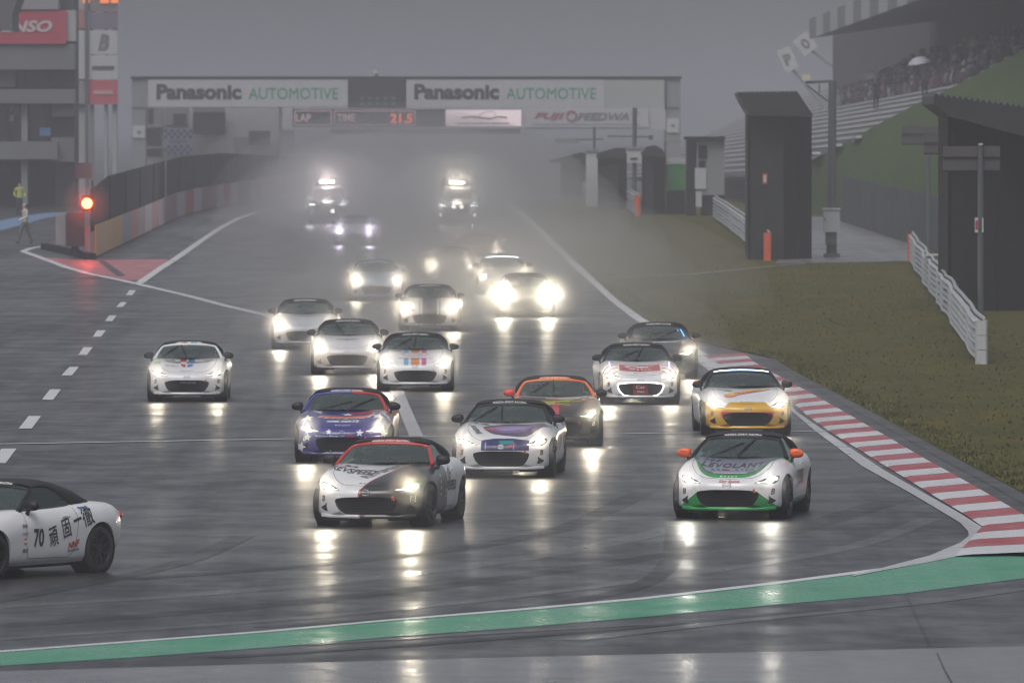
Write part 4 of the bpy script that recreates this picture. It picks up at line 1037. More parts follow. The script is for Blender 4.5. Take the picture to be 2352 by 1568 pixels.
# 12, 13, 14 ... the pack in the spray
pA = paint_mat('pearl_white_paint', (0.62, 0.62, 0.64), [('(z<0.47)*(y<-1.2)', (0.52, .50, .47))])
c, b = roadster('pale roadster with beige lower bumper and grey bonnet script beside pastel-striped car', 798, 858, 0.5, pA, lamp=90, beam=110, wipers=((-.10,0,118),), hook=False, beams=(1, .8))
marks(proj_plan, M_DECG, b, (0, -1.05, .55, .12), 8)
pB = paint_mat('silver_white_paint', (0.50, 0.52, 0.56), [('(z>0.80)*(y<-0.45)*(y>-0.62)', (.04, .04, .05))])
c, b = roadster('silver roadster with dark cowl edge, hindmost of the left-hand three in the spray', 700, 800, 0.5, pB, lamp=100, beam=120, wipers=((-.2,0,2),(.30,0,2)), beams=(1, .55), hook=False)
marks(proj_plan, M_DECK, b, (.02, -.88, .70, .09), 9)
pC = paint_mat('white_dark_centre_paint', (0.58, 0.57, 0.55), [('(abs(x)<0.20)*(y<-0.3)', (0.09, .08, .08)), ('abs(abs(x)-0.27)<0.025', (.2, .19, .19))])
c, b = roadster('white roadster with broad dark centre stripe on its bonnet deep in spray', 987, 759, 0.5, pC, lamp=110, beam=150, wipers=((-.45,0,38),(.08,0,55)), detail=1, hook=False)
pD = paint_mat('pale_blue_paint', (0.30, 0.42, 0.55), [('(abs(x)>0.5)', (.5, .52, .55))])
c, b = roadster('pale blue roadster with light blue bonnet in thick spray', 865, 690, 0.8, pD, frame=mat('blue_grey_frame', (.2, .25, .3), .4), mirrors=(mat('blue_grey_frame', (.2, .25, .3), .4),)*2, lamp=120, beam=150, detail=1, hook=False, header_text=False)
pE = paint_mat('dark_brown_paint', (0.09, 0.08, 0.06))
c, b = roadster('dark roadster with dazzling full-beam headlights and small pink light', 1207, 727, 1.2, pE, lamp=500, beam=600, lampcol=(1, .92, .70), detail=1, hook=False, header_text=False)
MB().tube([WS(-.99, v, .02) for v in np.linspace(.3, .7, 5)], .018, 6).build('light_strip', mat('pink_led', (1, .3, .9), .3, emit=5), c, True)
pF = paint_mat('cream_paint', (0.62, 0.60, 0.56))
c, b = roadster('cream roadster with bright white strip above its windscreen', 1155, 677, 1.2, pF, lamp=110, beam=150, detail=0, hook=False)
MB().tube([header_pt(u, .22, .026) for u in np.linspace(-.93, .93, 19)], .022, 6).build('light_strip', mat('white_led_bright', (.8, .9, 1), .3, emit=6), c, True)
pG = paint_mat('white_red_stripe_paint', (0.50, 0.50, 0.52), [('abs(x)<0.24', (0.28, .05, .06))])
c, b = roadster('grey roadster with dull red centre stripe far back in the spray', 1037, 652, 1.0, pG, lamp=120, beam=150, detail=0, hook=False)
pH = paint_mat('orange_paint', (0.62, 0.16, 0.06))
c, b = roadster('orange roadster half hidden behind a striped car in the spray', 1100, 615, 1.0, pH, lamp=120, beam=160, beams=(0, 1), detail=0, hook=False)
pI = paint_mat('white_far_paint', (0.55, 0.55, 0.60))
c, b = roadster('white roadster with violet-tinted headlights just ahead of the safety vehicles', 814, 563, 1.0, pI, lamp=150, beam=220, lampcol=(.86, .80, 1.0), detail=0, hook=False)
CARS = [o for o in COL.objects if o.parent is None and o.name.startswith('roadster')]

# ================================================================== THINGS ROUND THE TRACK
M_GALV = mat('galvanised_white_rail', (0.46, 0.47, 0.49), 0.35, 0.3, var=0.15, vscale=2)
M_ORNG = mat('orange_post_paint', (0.62, 0.10, 0.03), 0.5, var=0.1)
M_DSHED = mat('dark_cladding', (0.011, 0.011, 0.012), 0.7, spec=0.15, var=0.25, vscale=1.2)
M_DSHED_LIT = mat('dark_green_cladding_lit', (0.024, 0.027, 0.026), 0.7, spec=0.2, var=0.25, vscale=1.2)  # lighter copy of the cladding: light painted onto the brighter shed walls
M_DROOF = mat('dark_corrugated_sheet', (0.017, 0.017, 0.018), 0.5, var=0.3)
M_POLE = mat('grey_steel_pole', (0.10, 0.11, 0.115), 0.5, 0.3)
M_BOX = mat('pale_grey_cabinet', (0.42, 0.44, 0.45), 0.5, var=0.06)
M_SIGNB = mat('sign_back_grey', (0.065, 0.060, 0.062), 0.6, var=0.12)
M_CONCW = mat('pale_concrete', (0.36, 0.36, 0.36), 0.8, var=0.12, vscale=0.6)
M_CONCD = mat('dark_concrete', (0.10, 0.10, 0.105), 0.8, var=0.2, vscale=0.5)
M_WHITEB = mat('white_board', (0.44, 0.45, 0.47), 0.5, var=0.03)
M_BOARDK = mat('black_display_board', (0.015, 0.016, 0.017), 0.4)
M_GREYP = mat('grey_painted_steel', (0.22, 0.23, 0.24), 0.5, var=0.08)
M_WINDK = mat('dark_window', (0.03, 0.033, 0.036), 0.15, coat=0.5)
def pbox(mb, x0, x1, y0, y1, Y, depth):
    a, b = P(x0, y1, Y), P(x1, y0, Y)
    mb.box((a.x, Y, a.z), (b.x, Y + depth, b.z)); return mb
def pboxo(name, x0, x1, y0, y1, Y, depth, m, parent=None): return pbox(MB(), x0, x1, y0, y1, Y, depth).build(name, m, parent)

# ---- guard rails
def guardrail(label, a, b, near_cap, nseg, seed=0, beams=3, far_cap=None):
    r = random.Random(seed); a = Vector(a); b = Vector(b)
    root = thing('guardrail', label, 'guardrail', a)
    d = (b - a); L = d.length; d.normalize(); nrm = Vector((d.y, -d.x, 0)).normalized()
    if nrm.x > 0: nrm = -nrm
    pts = [a + d*(L*i/nseg) + nrm*r.uniform(-.05, .05) for i in range(nseg+1)]
    for p in pts: p.z = elev(p.y) + r.uniform(-.012, .012)
    prof = [(0,-.145),(.035,-.12),(.085,-.10),(.085,-.07),(.012,-.02),(.012,.02),(.085,.07),(.085,.10),(.035,.12),(0,.145)]
    n = len(prof)
    for k in range(beams):
        zc = .22 + .345*k
        for i in range(nseg):
            vs = []
            for p, q in ((pts[i], 0), (pts[i+1] - d*.02, 1)):
                for o_, z in prof: vs.append(p - a + nrm*(o_ + .004*(i % 2)) + Vector((0, 0, zc + z)))
            fs = [(j, j+1, n+j+1, n+j) for j in range(n-1)]
            m_ = mesh_obj('rail_beam', vs, fs, M_GALV, root)
            md = m_.data; bm = bmesh.new(); bm.from_mesh(md); bmesh.ops.solidify(bm, geom=bm.faces[:], thickness=.012); bm.to_mesh(md); bm.free()
    for i in range(nseg+1):
        p = pts[i] - a - nrm*.10
        MB().box((p.x-.06, p.y-.06, p.z-.2), (p.x+.06, p.y+.06, p.z+1.08)).build('rail_post', M_GREYP, root)
    mb = MB(); mb.tube([p - a - nrm*.06 + Vector((0, 0, 1.12)) for p in pts], .045, 6); mb.build('top_pipe', M_GALV, root)
    for cap, p in ((near_cap, pts[0]), (far_cap, pts[-1])):
        if cap is None: continue
        for k in range(beams):
            c = p - a - d*.08
            mb = MB(); z0 = .045 + .35*k
            mb.prism([(c.x-.14, c.y-.10), (c.x-.10, c.y-.15), (c.x+.10, c.y-.15), (c.x+.14, c.y-.10), (c.x+.14, c.y+.07), (c.x-.14, c.y+.07)], 'z', c.z+z0-.02, c.z+z0+.315)
            mb.build('end_cap', cap, root)
    return root
g0, g1 = G(2250, 838), G(2090, 603)
guardrail('white guardrail with three stacked end caps beside the sign pole', g0, g1, M_WHITEB, 26, 1, far_cap=M_ORNG)
guardrail('white guardrail ending in an orange post before the tall dark shed', G(1765, 600), G(1642, 502), M_ORNG, 16, 2)
guardrail('short white guardrail ending in an orange post between the far dark sheds', G(1463, 497), G(1424, 474), M_ORNG, 4, 3)
guardrail('farthest short white guardrail below the pale cabinet column', G(1388, 476), G(1338, 462), M_WHITEB, 4, 4)

# ---- dark sheds with corrugated roofs
def zig(x0, y0, x1, y1, n, amp):
    out = []
    for i in range(n+1):
        t = i/n; out.append((x0+(x1-x0)*t, y0+(y1-y0)*t)); 
        if i < n: out.append((x0+(x1-x0)*(t+.5/n), y0+(y1-y0)*(t+.5/n)-amp))
    return out
def shed(label, Y, wall, xm, roof_top, roof_bot, depth=4, over=.8, m1=M_DSHED_LIT, m2=M_DSHED, back=2.0):
    x0, x1, yt, yb = wall
    root = thing('dark_shed', label, 'shed')
    A, B, C = P(x0, yb, Y), P(xm, yb, Y), P(x1, yb, Y); zt = P(x0, yt, Y).z; zb = min(A.z, elev(Y)) - .2
    C.x *= (Y+back)/Y; C.y = Y+back
    def pan(p, q, m, name, th=.08):
        n_ = Vector((q.y-p.y, -(q.x-p.x), 0)).normalized()*(-th)
        vs = [(p.x,p.y,zb),(q.x,q.y,zb),(q.x,q.y,zt),(p.x,p.y,zt)]; vs += [(v[0]+n_.x, v[1]+n_.y, v[2]) for v in vs]
        MB().add(vs, [(0,1,2,3),(7,6,5,4),(0,4,5,1),(1,5,6,2),(2,6,7,3),(3,7,4,0)]).build(name, m, root)
    n1 = max(1, int((B-A).length/.9))
    for i in range(n1): pan(A+(B-A)*(i/n1), A+(B-A)*((i+1)/n1-.012), m1, 'wall_panel')
    n2 = max(1, int((C-B).length/1.1))
    for i in range(n2): pan(B+(C-B)*(i/n2), B+(C-B)*((i+1)/n2-.012), m2, 'wall_panel')
    D = A + Vector((0, depth, 0)); pan(D, A, m1, 'side_wall')
    MB().box((A.x+.05, Y+depth-.1, zb), (C.x, Y+depth, zt)).build('back_wall', m2, root)
    poly = [P(x, y, Y) for x, y in roof_top + roof_bot[::-1]]
    MB().prism([(p.x, p.z) for p in poly], 'y', Y-over, Y+depth).build('corrugated_roof', M_DROOF, root)
    return root
s2 = shed('tall narrow dark shed with slanted roof beside the lamp post', 322, (1718,1865,258,606), 1800, zig(1693,216,1832,214,14,5)+[(1866,266)], [(1697,226),(1720,266),(1864,268)])
bx = P(1757, 411, 321.8); MB().box((bx.x-.09, 321.85, bx.z-.2), (bx.x+.09, 321.9, bx.z+.2)).build('notice_plate', mat('notice_red', (.45,.1,.09), .5), s2)
MB().box((bx.x-.05, 321.82, bx.z-.13), (bx.x+.05, 321.845, bx.z+.13)).build('notice_face', M_WHITEB, s2)
shed('broad black shed with toothed corrugated roof behind the sign pole', 250, (2178,2430,262,700), 2290, zig(2140,222,2436,262,22,9), [(2140,240),(2178,268),(2436,338)], 6, 1.2, M_DSHED, M_DSHED, .6)
shed('dark far shed with curved top next to the green box', 432, (1476,1529,350,500), 1500, [(1474,352),(1484,338),(1505,334),(1520,342),(1530,358)], [(1474,356),(1530,362)], 3, .4)
shed('dark far shed left of the small sign box on its pole', 452, (1374,1440,352,486), 1420, [(1370,362),(1372,352),(1415,340),(1436,340)], [(1372,364),(1438,364)], 3, .4)
shed('faintest dark shed, deepest in the mist on the verge', 520, (1288,1346,362,470), 1330, [(1262,368),(1290,362),(1335,350),(1346,352)], [(1262,374),(1346,372)], 3, .4)
# green and white box, plant building
t = thing('green_container', 'green container with pale lid standing between two dark sheds', 'container')
pboxo('container_body', 1531, 1575, 378, 436, 434, 2, mat('green_container_paint', (.05, .22, .07), .5, var=.1), t)
pboxo('container_lid', 1530, 1576, 364, 374, 433.9, 2.1, M_WHITEB, t); pboxo('container_stand', 1532, 1574, 438, 500, 434.2, 1.6, M_DSHED, t)
mb = MB(); c0, c1 = P(1528, 326, 433.6), P(1578, 326, 433.6)
mb.tube([P(1528,500,433.6), c0, c1, P(1578,500,433.6)], .05, 6); mb.build('frame', M_POLE, t)
t = thing('plant_building', 'grey equipment building with white cabinet doors behind the middle guardrail', 'building')
pboxo('wall', 1600, 1664, 320, 448, 428, 3, M_GREYP, t); pboxo('wall_panel', 1578, 1599, 318, 500, 428, 3, M_DSHED, t)
pboxo('roof', 1574, 1666, 314, 321, 427.6, 4, M_DSHED, t)
for x0, x1, y0, y1 in ((1596,1622,386,434),(1598,1612,440,475)): pboxo('cabinet_door', x0, x1, y0, y1, 427.9, .1, M_BOX, t)
for x0, x1, y0, y1 in ((1604,1624,334,364),(1605,1620,370,384)): pboxo('vent', x0, x1, y0, y1, 427.9, .08, M_DSHED, t)
pboxo('base', 1612, 1664, 448, 500, 428.3, 2, M_DSHED, t)
t = thing('cabinet_column', 'pale cabinet column beside the faintest shed', 'cabinet'); Yc = 470
pboxo('column', 1346, 1373, 348, 474, Yc, 1, M_BOX, t); pboxo('cap', 1343, 1376, 343, 348, Yc-.1, 1.2, M_GREYP, t)

# ---- poles
t = thing('lamp_post', 'grey lamp post with bracket arm, camera and white cabinet by the service road', 'lamp post')
Yl = G(1910, 592).y
mb = MB(); mb.tube([P(1910,592,Yl), P(1911,400,Yl), P(1912,186,Yl)], [.21,.17,.15], 10); mb.build('pole', M_POLE, t, True)
mb = MB().bar(P(1850,190,Yl), P(1912,187,Yl), .10, .10).bar(P(1853,196,Yl), P(1908,238,Yl), .07, .07).bar(P(1882,192,Yl), P(1882,214,Yl), .05, .05); mb.build('bracket_arm', M_POLE, t)
pbox(MB(), 1842, 1862, 172, 184, Yl-.2, .4).build('camera_housing', mat('cream_plastic', (.55,.5,.38), .5), t)
mb = MB(); c = P(1919,199,Yl); mb.lathe([(-.03,.06),(.03,.06),(.03,.09),(-.03,.09)], 'y', 12, c); mb.build('hook', M_POLE, t)
pboxo('cabinet', 1891, 1929, 482, 533, Yl-.5, .35, M_BOX, t); pboxo('cabinet_roof', 1889, 1931, 478, 482, Yl-.55, .45, M_WHITEB, t)
pboxo('conduit', 1896, 1922, 533, 562, Yl-.35, .3, M_POLE, t); pboxo('footing', 1894, 1929, 583, 596, Yl-.5, 1, M_CONCD, t)
pboxo('cabinet_handle', 1893, 1896, 500, 508, Yl-.54, .04, M_POLE, t)
def sign_pole(label, xp, ytop, yb, Y, boards, poles=True):
    t = thing('sign_pole', label, 'sign')
    b = P(xp, yb, Y); b.z = elev(Y)
    MB().tube([b, P(xp, ytop, Y)], .075, 8).build('pole', M_POLE, t, True)
    for (x0, x1, y0, y1) in boards: pboxo('sign_board', x0, x1, y0, y1, Y+.1, .05, M_SIGNB, t); pboxo('board_rail', x0, x1, y1-1, y1+2, Y+.05, .05, M_DSHED, t)
    return t
Yp = 228
t = sign_pole('tall grey pole with the backs of two stacked sign boards before the broad shed', 2252, 330, 780, Yp, [(2166,2297,336,361),(2166,2297,364,392)])
pboxo('pole_cap', 2248, 2257, 329, 334, Yp-.1, .2, M_WHITEB, t)
pboxo('warning_plate', 2239, 2247, 500, 534, Yp-.12, .03, M_WHITEB, t); pboxo('warning_mark', 2240.5, 2246, 506, 526, Yp-.14, .015, mat('print_red2', (.4,.02,.03), .5), t)
pboxo('white_strip', 2255.5, 2259, 500, 534, Yp-.12, .03, M_WHITEB, t)
sign_pole('thin pole with a stepped pair of sign backs at the foot of the bank', 2132, 306, 630, 312, [(2071,2176,290,308),(2071,2120,311,331)])
sign_pole('thin pole carrying the middle pair of overlapping sign backs', 2205, 306, 690, 268, [(2122,2232,306,328),(2122,2200,331,353)])
t = thing('signal_pole', 'far signal pole with small sign box and cross arm below the gantry', 'pole'); Ys = 470
mb = MB(); mb.tube([P(1457,490,Ys), P(1458,248,Ys)], .12, 8); mb.build('pole', M_POLE, t, True)
mb = MB().bar(P(1396,313,Ys), P(1500,315,Ys), .08).bar(P(1490,316,Ys), P(1500,316,Ys), .25); mb.build('cross_arm', M_POLE, t)
pboxo('sign_box', 1436, 1476, 343, 374, Ys-.5, .3, M_WHITEB, t); pboxo('sign_hood', 1434, 1478, 337, 342, Ys-.6, .5, M_GREYP, t); pboxo('sign_print', 1448, 1464, 362, 367, Ys-.54, .03, M_DECK, t)
t = thing('signal_pole', 'thin distant mast with cross arm left of the signal pole', 'pole'); mb = MB()
mb.tube([P(1365,440,560), P(1365,292,560)], .1, 6); mb.build('pole', M_POLE, t); MB().bar(P(1275,322,560), P(1386,320,560), .10).build('cross_arm', M_POLE, t); pboxo('small_board', 1278,1330,318,330,559.8,.1,M_GREYP,t)
t = thing('cabinet', 'small white cabinet behind the near guardrail', 'cabinet'); q = P(2165, 620, 275)
pboxo('cabinet_body', 2128, 2176, 588, 650, 275, .8, M_BOX, t); pboxo('cabinet_lid', 2126, 2178, 584, 588, 274.9, 1, M_WHITEB, t)

# ---- fence below the bank, bank, terraces
fa, fb = G(1932, 510), G(2180, 590)
t = thing('screen_fence', 'grey fabric screen fence along the foot of the grass bank', 'fence')
M_SCR = mat('grey_fence_fabric', (0.045, 0.05, 0.055), 0.8, var=0.12, vscale=1)
nf = 12
for i in range(nf):
    a, b = fa + (fb-fa)*(i/nf), fa + (fb-fa)*((i+1)/nf - .004)
    for p in (a, b): p.z = elev(p.y)
    MB().bar(a + Vector((0,0,1.12)), b + Vector((0,0,1.12)), .03, 2.2).build('fence_panel', M_SCR, t)
    MB().bar(a, a + Vector((0,0,2.35)), .07).build('fence_post', M_POLE, t)
RIDGE = [(1780,420),(1866,366),(1900,350),(1990,300),(2110,236),(2210,190),(2352,115),(2480,50)]
def ridgeY(x): return float(np.interp(x, [1780, 1866, 2352, 2480], [452, 440, 385, 372]))
hv = []; cols = 40; rows = 14
for i in range(cols+1):
    x = 1770 + (2620-1770)*i/cols
    ry = float(np.interp(x, [p[0] for p in RIDGE] + [2620], [p[1] for p in RIDGE] + [-20])); top = P(x, ry, ridgeY(x))
    by = 438 - 120*min(1, max(0, (x-1866)/330)) - 18*max(0, (x-2196)/424); base = P(x, 400, by); base.z = elev(by) - .1
    for j in range(rows+1):
        f = j/rows; p = base.lerp(top, f); p.z = base.z + (top.z-base.z)*(f**.9) + .10*math.sin(i*1.7+j*2.1)*math.sin(f*math.pi)
        hv.append(p)
hf = [(i*(rows+1)+j, (i+1)*(rows+1)+j, (i+1)*(rows+1)+j+1, i*(rows+1)+j+1) for i in range(cols) for j in range(rows)]
tag(mesh_obj('grass_bank', hv, hf, M_BANK, None, True), kind='structure')
stand = thing('grandstand', 'terraced concrete grandstand with pale bench rows under a long dark roof', 'grandstand')
DIR = Vector((-.014, 1, -.0075)); O500 = P(1692, 392, 500)
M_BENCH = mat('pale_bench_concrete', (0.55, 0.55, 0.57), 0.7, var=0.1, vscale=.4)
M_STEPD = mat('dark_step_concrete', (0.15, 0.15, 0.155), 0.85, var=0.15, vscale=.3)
def row_pt(j, Y): return O500 + Vector((.8*j, 0, .38*j)) + DIR*(Y-500)
def to_px(p):
    d = p - cam.location; f = d.dot(FW); return (CX + FPX*d.x/f, CY - FPX*d.dot(UPV)/f)
ROWS = 19; near = []
for j in range(ROWS):
    Yn = 360
    while Yn < 690:
        x, y = to_px(row_pt(j, Yn))
        if y < np.interp(x, [p[0] for p in RIDGE], [p[1] for p in RIDGE]) + 14 and Yn > ridgeY(x) - 2: break
        Yn += 3
    near.append(Yn)
    a, b = row_pt(j, Yn), row_pt(j, 760)
    MB().bar(a, b, .42, .13).build('bench_row', M_BENCH, stand)
sv = []
for j in range(ROWS):
    a, b = row_pt(j, near[j]-2) + Vector((-.3, 0, -.12)), row_pt(j, 770) + Vector((-.3, 0, -.12))
    sv += [a, b, a + Vector((.79, 0, .02)), b + Vector((.79, 0, .02))]
sf = []
for j in range(ROWS):
    sf.append((4*j, 4*j+1, 4*j+3, 4*j+2))
    if j: sf.append((4*j-2, 4*j-1, 4*j+1, 4*j))
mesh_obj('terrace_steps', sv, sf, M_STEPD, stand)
def roof_edge(Y): return P(1865, 67, 560) + DIR*(Y-560) + Vector((-.0*(560-Y), 0, 0))
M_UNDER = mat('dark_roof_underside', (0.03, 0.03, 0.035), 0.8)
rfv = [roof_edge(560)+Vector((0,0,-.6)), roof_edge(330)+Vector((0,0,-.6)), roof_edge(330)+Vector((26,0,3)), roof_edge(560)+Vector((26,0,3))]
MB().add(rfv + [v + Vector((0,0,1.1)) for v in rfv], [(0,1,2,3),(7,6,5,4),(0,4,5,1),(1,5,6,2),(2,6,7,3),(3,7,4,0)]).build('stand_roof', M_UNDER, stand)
M_FAS = mat('grey_fascia', (0.20, 0.205, 0.205), .7)
for i in range(26):
    a, b = roof_edge(560-230*i/26), roof_edge(560-230*(i+.96)/26)
    MB().bar(a + Vector((-.12,0,0)), b + Vector((-.12,0,0)), .10, 1.30).build('fascia_panel', M_WHITEB if i % 2 else M_FAS, stand)
for Yc in (380, 430, 480, 530):
    p = roof_edge(Yc) + Vector((14, 0, .5)); MB().bar((p.x, Yc, 3), p, .5).build('roof_column', M_GREYP, stand)
bw = [row_pt(ROWS, 345)+Vector((.3,0,-1)), row_pt(ROWS, 566)+Vector((.3,0,-1))]; bw = bw + [v+Vector((.4,0,0)) for v in bw[::-1]]
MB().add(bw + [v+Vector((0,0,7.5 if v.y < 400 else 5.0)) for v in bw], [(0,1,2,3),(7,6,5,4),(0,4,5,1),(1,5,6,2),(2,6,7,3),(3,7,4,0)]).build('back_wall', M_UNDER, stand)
MB().prism([(21.3,6.4),(29.0,9.8),(29.0,13.6),(21.3,12.0)], 'y', 566.5, 567).build('end_wall', mat('end_wall_grey', (.07,.068,.075), .8), stand)
for ch, x, y, w, h, rot, lab in (('P', 1809, 137, .95, 1.6, -24, 'tilted white letter board with a P beyond the grandstand roof'), ('O', 1850, 101, 1.15, 1.3, -38, 'tilted white letter board with an O at the end of the roof')):
    c = P(x, y, 575); t = thing('letter_board', lab, 'sign', c)
    t.rotation_euler = (0, R(-rot*-1), 0)
    MB().box((-w/2, 0, -h/2), (w/2, .12, h/2)).build('board', M_WHITEB, t); flat_text(ch, M_DECG, t, (0, -.02, 0), (1,0,0), (0,0,1), .5, .75, bold=.06)
    MB().bar((0, .3, -h/2+.2), (1.2, .6, -5), .18).build('support', M_GREYP, t)

# ---- pit wall with fence
wl = [G(207, 592), G(395, 502), G(640, 446)]; wl.append(wl[-1] + (wl[-1]-wl[-2])*1.2)
def wall_at(t_):
    L = [(wl[i+1]-wl[i]).length for i in range(3)]; s_ = t_*sum(L)
    for i in range(3):
        if s_ <= L[i] or i == 2: p = wl[i].lerp(wl[i+1], s_/L[i]); p.z = elev(p.y); return p
        s_ -= L[i]
wall = thing('pit_wall', 'concrete pit wall with coloured advertising panels and dark catch fence', 'wall')
cols_ = [('yellow', (.62, .33, .06), 3), ('blue', (.16, .20, .34), 1), ('red', (.46, .11, .10), 1), ('mauve', (.36, .22, .24), 1), ('pale', (.48, .44, .46), 1), ('red', (.42, .14, .14), 1), ('pale', (.45, .43, .45), 1), ('mauve', (.36, .22, .24), 1)]
seq = []; 
while len(seq) < 46: seq += [c for c in cols_[(0 if not seq else 3):] for _ in range(c[2])]
def wpan(i, n, z0, z1, th, m, name, ofs=0, frac=.992):
    a, b = wall_at(i/n), wall_at((i+frac)/n); d = b-a
    u = Vector((0, 0, 1)); MB().bar(a + u*((z0+z1)/2) + Vector((ofs,0,0)), b + u*((z0+z1)/2) + Vector((ofs,0,0)), th, z1-z0).build(name, m, wall)
for i in range(46): wpan(i, 46, .0, 1.0, .34, M_CONCW, 'wall_block', -.02); wpan(i, 46, .05, 1.24, .06, mat('advert_%s' % seq[i][0], seq[i][1], .55, var=.06), 'advert_panel', .20)
M_FEN = mat('dark_fence_mesh', (0.022, 0.023, 0.024), 0.8, var=0.15, alpha=.9)
for i in range(24):
    a, b = wall_at(i/24), wall_at((i+.99)/24); h = 2.95 - 1.3*max(0, (i-9)/15); h2 = 2.95 - 1.3*max(0, (i+1-9)/15); h0 = h if i else 2.6
    vs = [a+Vector((0,0,1.0)), b+Vector((0,0,1.0)), b+Vector((0,0,h2)), a+Vector((0,0,h0))]
    MB().add(vs + [v+Vector((.05,0,0)) for v in vs], [(0,1,2,3),(7,6,5,4),(0,4,5,1),(1,5,6,2),(2,6,7,3),(3,7,4,0)]).build('fence_panel', M_FEN, wall)
    MB().bar(a+Vector((.09,0,1.0)), a+Vector((.09,0,h)), .07).build('fence_post', M_GREYP if i in (5, 14) else M_FEN, wall)
for i, ch in enumerate('EDNA'):
    pass
a = wall_at(0); pboxo('end_plate', 192, 207, 519, 585, a.y-.3, .15, mat('pale_pink_plate', (.5,.42,.44), .5), wall)
# red signal lamp on its cabinet
Yr = a.y - 1.0; t = thing('red_signal', 'glowing red signal lamp on a dark cabinet at the end of the pit wall', 'signal')
pboxo('cabinet', 152, 192, 488, 566, Yr, .6, mat('maroon_cabinet', (.05,.02,.025), .6), t); pboxo('cabinet', 128, 151, 492, 562, Yr+.2, .5, M_GREYP, t)
MB().tube([P(172,566,Yr+.3), P(172,585,Yr+.3)], [.12,.28], 8).build('pedestal', M_DSHED, t)
pboxo('lamp_hood', 186, 216, 449, 486, Yr+.05, .25, M_DSHED, t)
c = P(200, 467, Yr-.05); c_red = c.copy()
mb = MB(); mb.lathe([(0,.0001),(0,.20),(.05,.19),(.06,.0001)], 'y', 20, c - Vector((0,.06,0))); mb.build('lamp_lens', mat('red_lamp_glow', (1, .10, .03), .3, emit=28), t)
Lr = bpy.data.lights.new('red_lamp', 'POINT'); Lr.energy = 60; Lr.color = (1, .03, .02); Lr.shadow_soft_size = .15; lo_ = link(bpy.data.objects.new('red_lamp', Lr), t); lo_.location = c - Vector((0, .35, 0))
q = [P(x, y, G(150, y2).y) for x, y, y2 in ((102,568,572),(160,578,582),(212,592,595))]
t = thing('barrier_plank', 'dark low beam lying across the end of the pit wall', 'barrier')
ga, gb_ = G(102, 572), G(212, 597); MB().bar(ga+Vector((0,0,.12)), gb_+Vector((0,0,.12)), .3, .24).build('beam', M_DSHED, t)

# ---- gantry and what hangs round it
Yg = 600; gan = thing('gantry', 'start gantry spanning the track with two white lettered banners', 'gantry')
pboxo('beam', 303, 1563, 181, 247, Yg+.2, 2.6, M_GREYP, gan); pboxo('beam_cap', 300, 1566, 176, 181, Yg, 3, M_DSHED, gan)
pboxo('banner', 340, 799, 183, 246, Yg+.05, .12, M_WHITEB, gan); pboxo('banner', 933, 1389, 183, 247, Yg+.05, .12, M_WHITEB, gan)
pboxo('display', 800, 932, 180, 249, Yg+.0, .18, M_BOARDK, gan); pboxo('blank_panel', 1390, 1527, 184, 249, Yg+.05, .12, mat('pale_green_panel', (.34,.37,.35), .6), gan)
pboxo('panel_edge', 1527, 1530, 182, 252, Yg-.02, .2, M_DSHED, gan)
for x0 in (0, 592):
    flat_text('Panasonic', M_DECK, gan, P(457+x0, 211, Yg+.02), (1,0,0), (0,0,1), 195/S(Yg), 36/S(Yg), bold=.045)
    flat_text('AUTOMOTIVE', mat('print_green_banner', (.02,.30,.12), .5), gan, P(674+x0, 215, Yg+.02), (1,0,0), (0,0,1), 206/S(Yg), 26/S(Yg), bold=.0)
mb = MB()
for i in range(5):
    for j in range(2): pbox(mb, 826+18*i, 836+18*i, 222+13*j, 230+13*j, Yg-.03, .03)
mb.build('display_lamps', mat('dim_lamp', (.10,.13,.11), .5), gan)
for x0, x1 in ((303,335),(1530,1563)):
    b = P(x0, 300, Yg+.3); e_ = P(x1, 247, Yg+.3); MB().box((b.x, Yg+.3, elev(Yg)), (e_.x, Yg+2.3, e_.z)).build('leg', M_GREYP, gan)
for x0, x1, y0, y1 in ((305,333,289,317),(1532,1560,272,305)):
    pboxo('leg_plate', x0, x1, y0, y1, Yg+.2, .08, M_WHITEB, gan); c = P((x0+x1)/2, (y0+y1)/2, Yg+.17); MB().ellipsoid(c, (.14,.02,.10)).build('leg_plate_mark', M_DECG, gan)
t = thing('roof_camera', 'small camera standing on top of the gantry', 'camera'); mb = pbox(MB(), 860, 869, 170, 176, Yg+.5, .3); mb.build('base', M_POLE, t); pbox(MB(), 856, 868, 160, 170, Yg+.5, .5).build('head', M_WHITEB, t)
Yb = 618; t = thing('lap_board', 'black timing board with pink-framed LAP and TIME fields', 'scoreboard')
pboxo('backing', 672, 1022, 251, 292, Yb, .5, M_BOARDK, t); m_pk = mat('pink_led_frame', (.85,.55,.55), .4, emit=.12); m_od = mat('orange_led_digits', (1,.14,.03), .4, emit=1.0)
for x0, x1 in ((676,762),(767,954)):
    for r_ in ((x0,x1,254,256),(x0,x1,286,288),(x0,x0+2,254,288),(x1-2,x1,254,288)): pboxo('field_frame', *r_, Yb-.04, .05, m_pk, t)
flat_text('LAP', m_pk, t, P(697,271,Yb-.04), (1,0,0), (0,0,1), 34/S(Yb), 18/S(Yb)); flat_text('TIME', m_pk, t, P(795,271,Yb-.04), (1,0,0), (0,0,1), 42/S(Yb), 18/S(Yb)); flat_text('21.5', m_od, t, P(922,272,Yb-.04), (1,0,0), (0,0,1), 52/S(Yb), 22/S(Yb), bold=.04)
t = thing('led_screen', 'lit pinkish screen with a line drawing of an open car', 'screen'); pboxo('screen_face', 1024, 1197, 253, 290, Yb-.1, .3, mat('lit_screen', (.80,.66,.68), .5, emit=.62), t)
q = lambda pts: [P(x, y, Yb-.13) for x, y in pts]
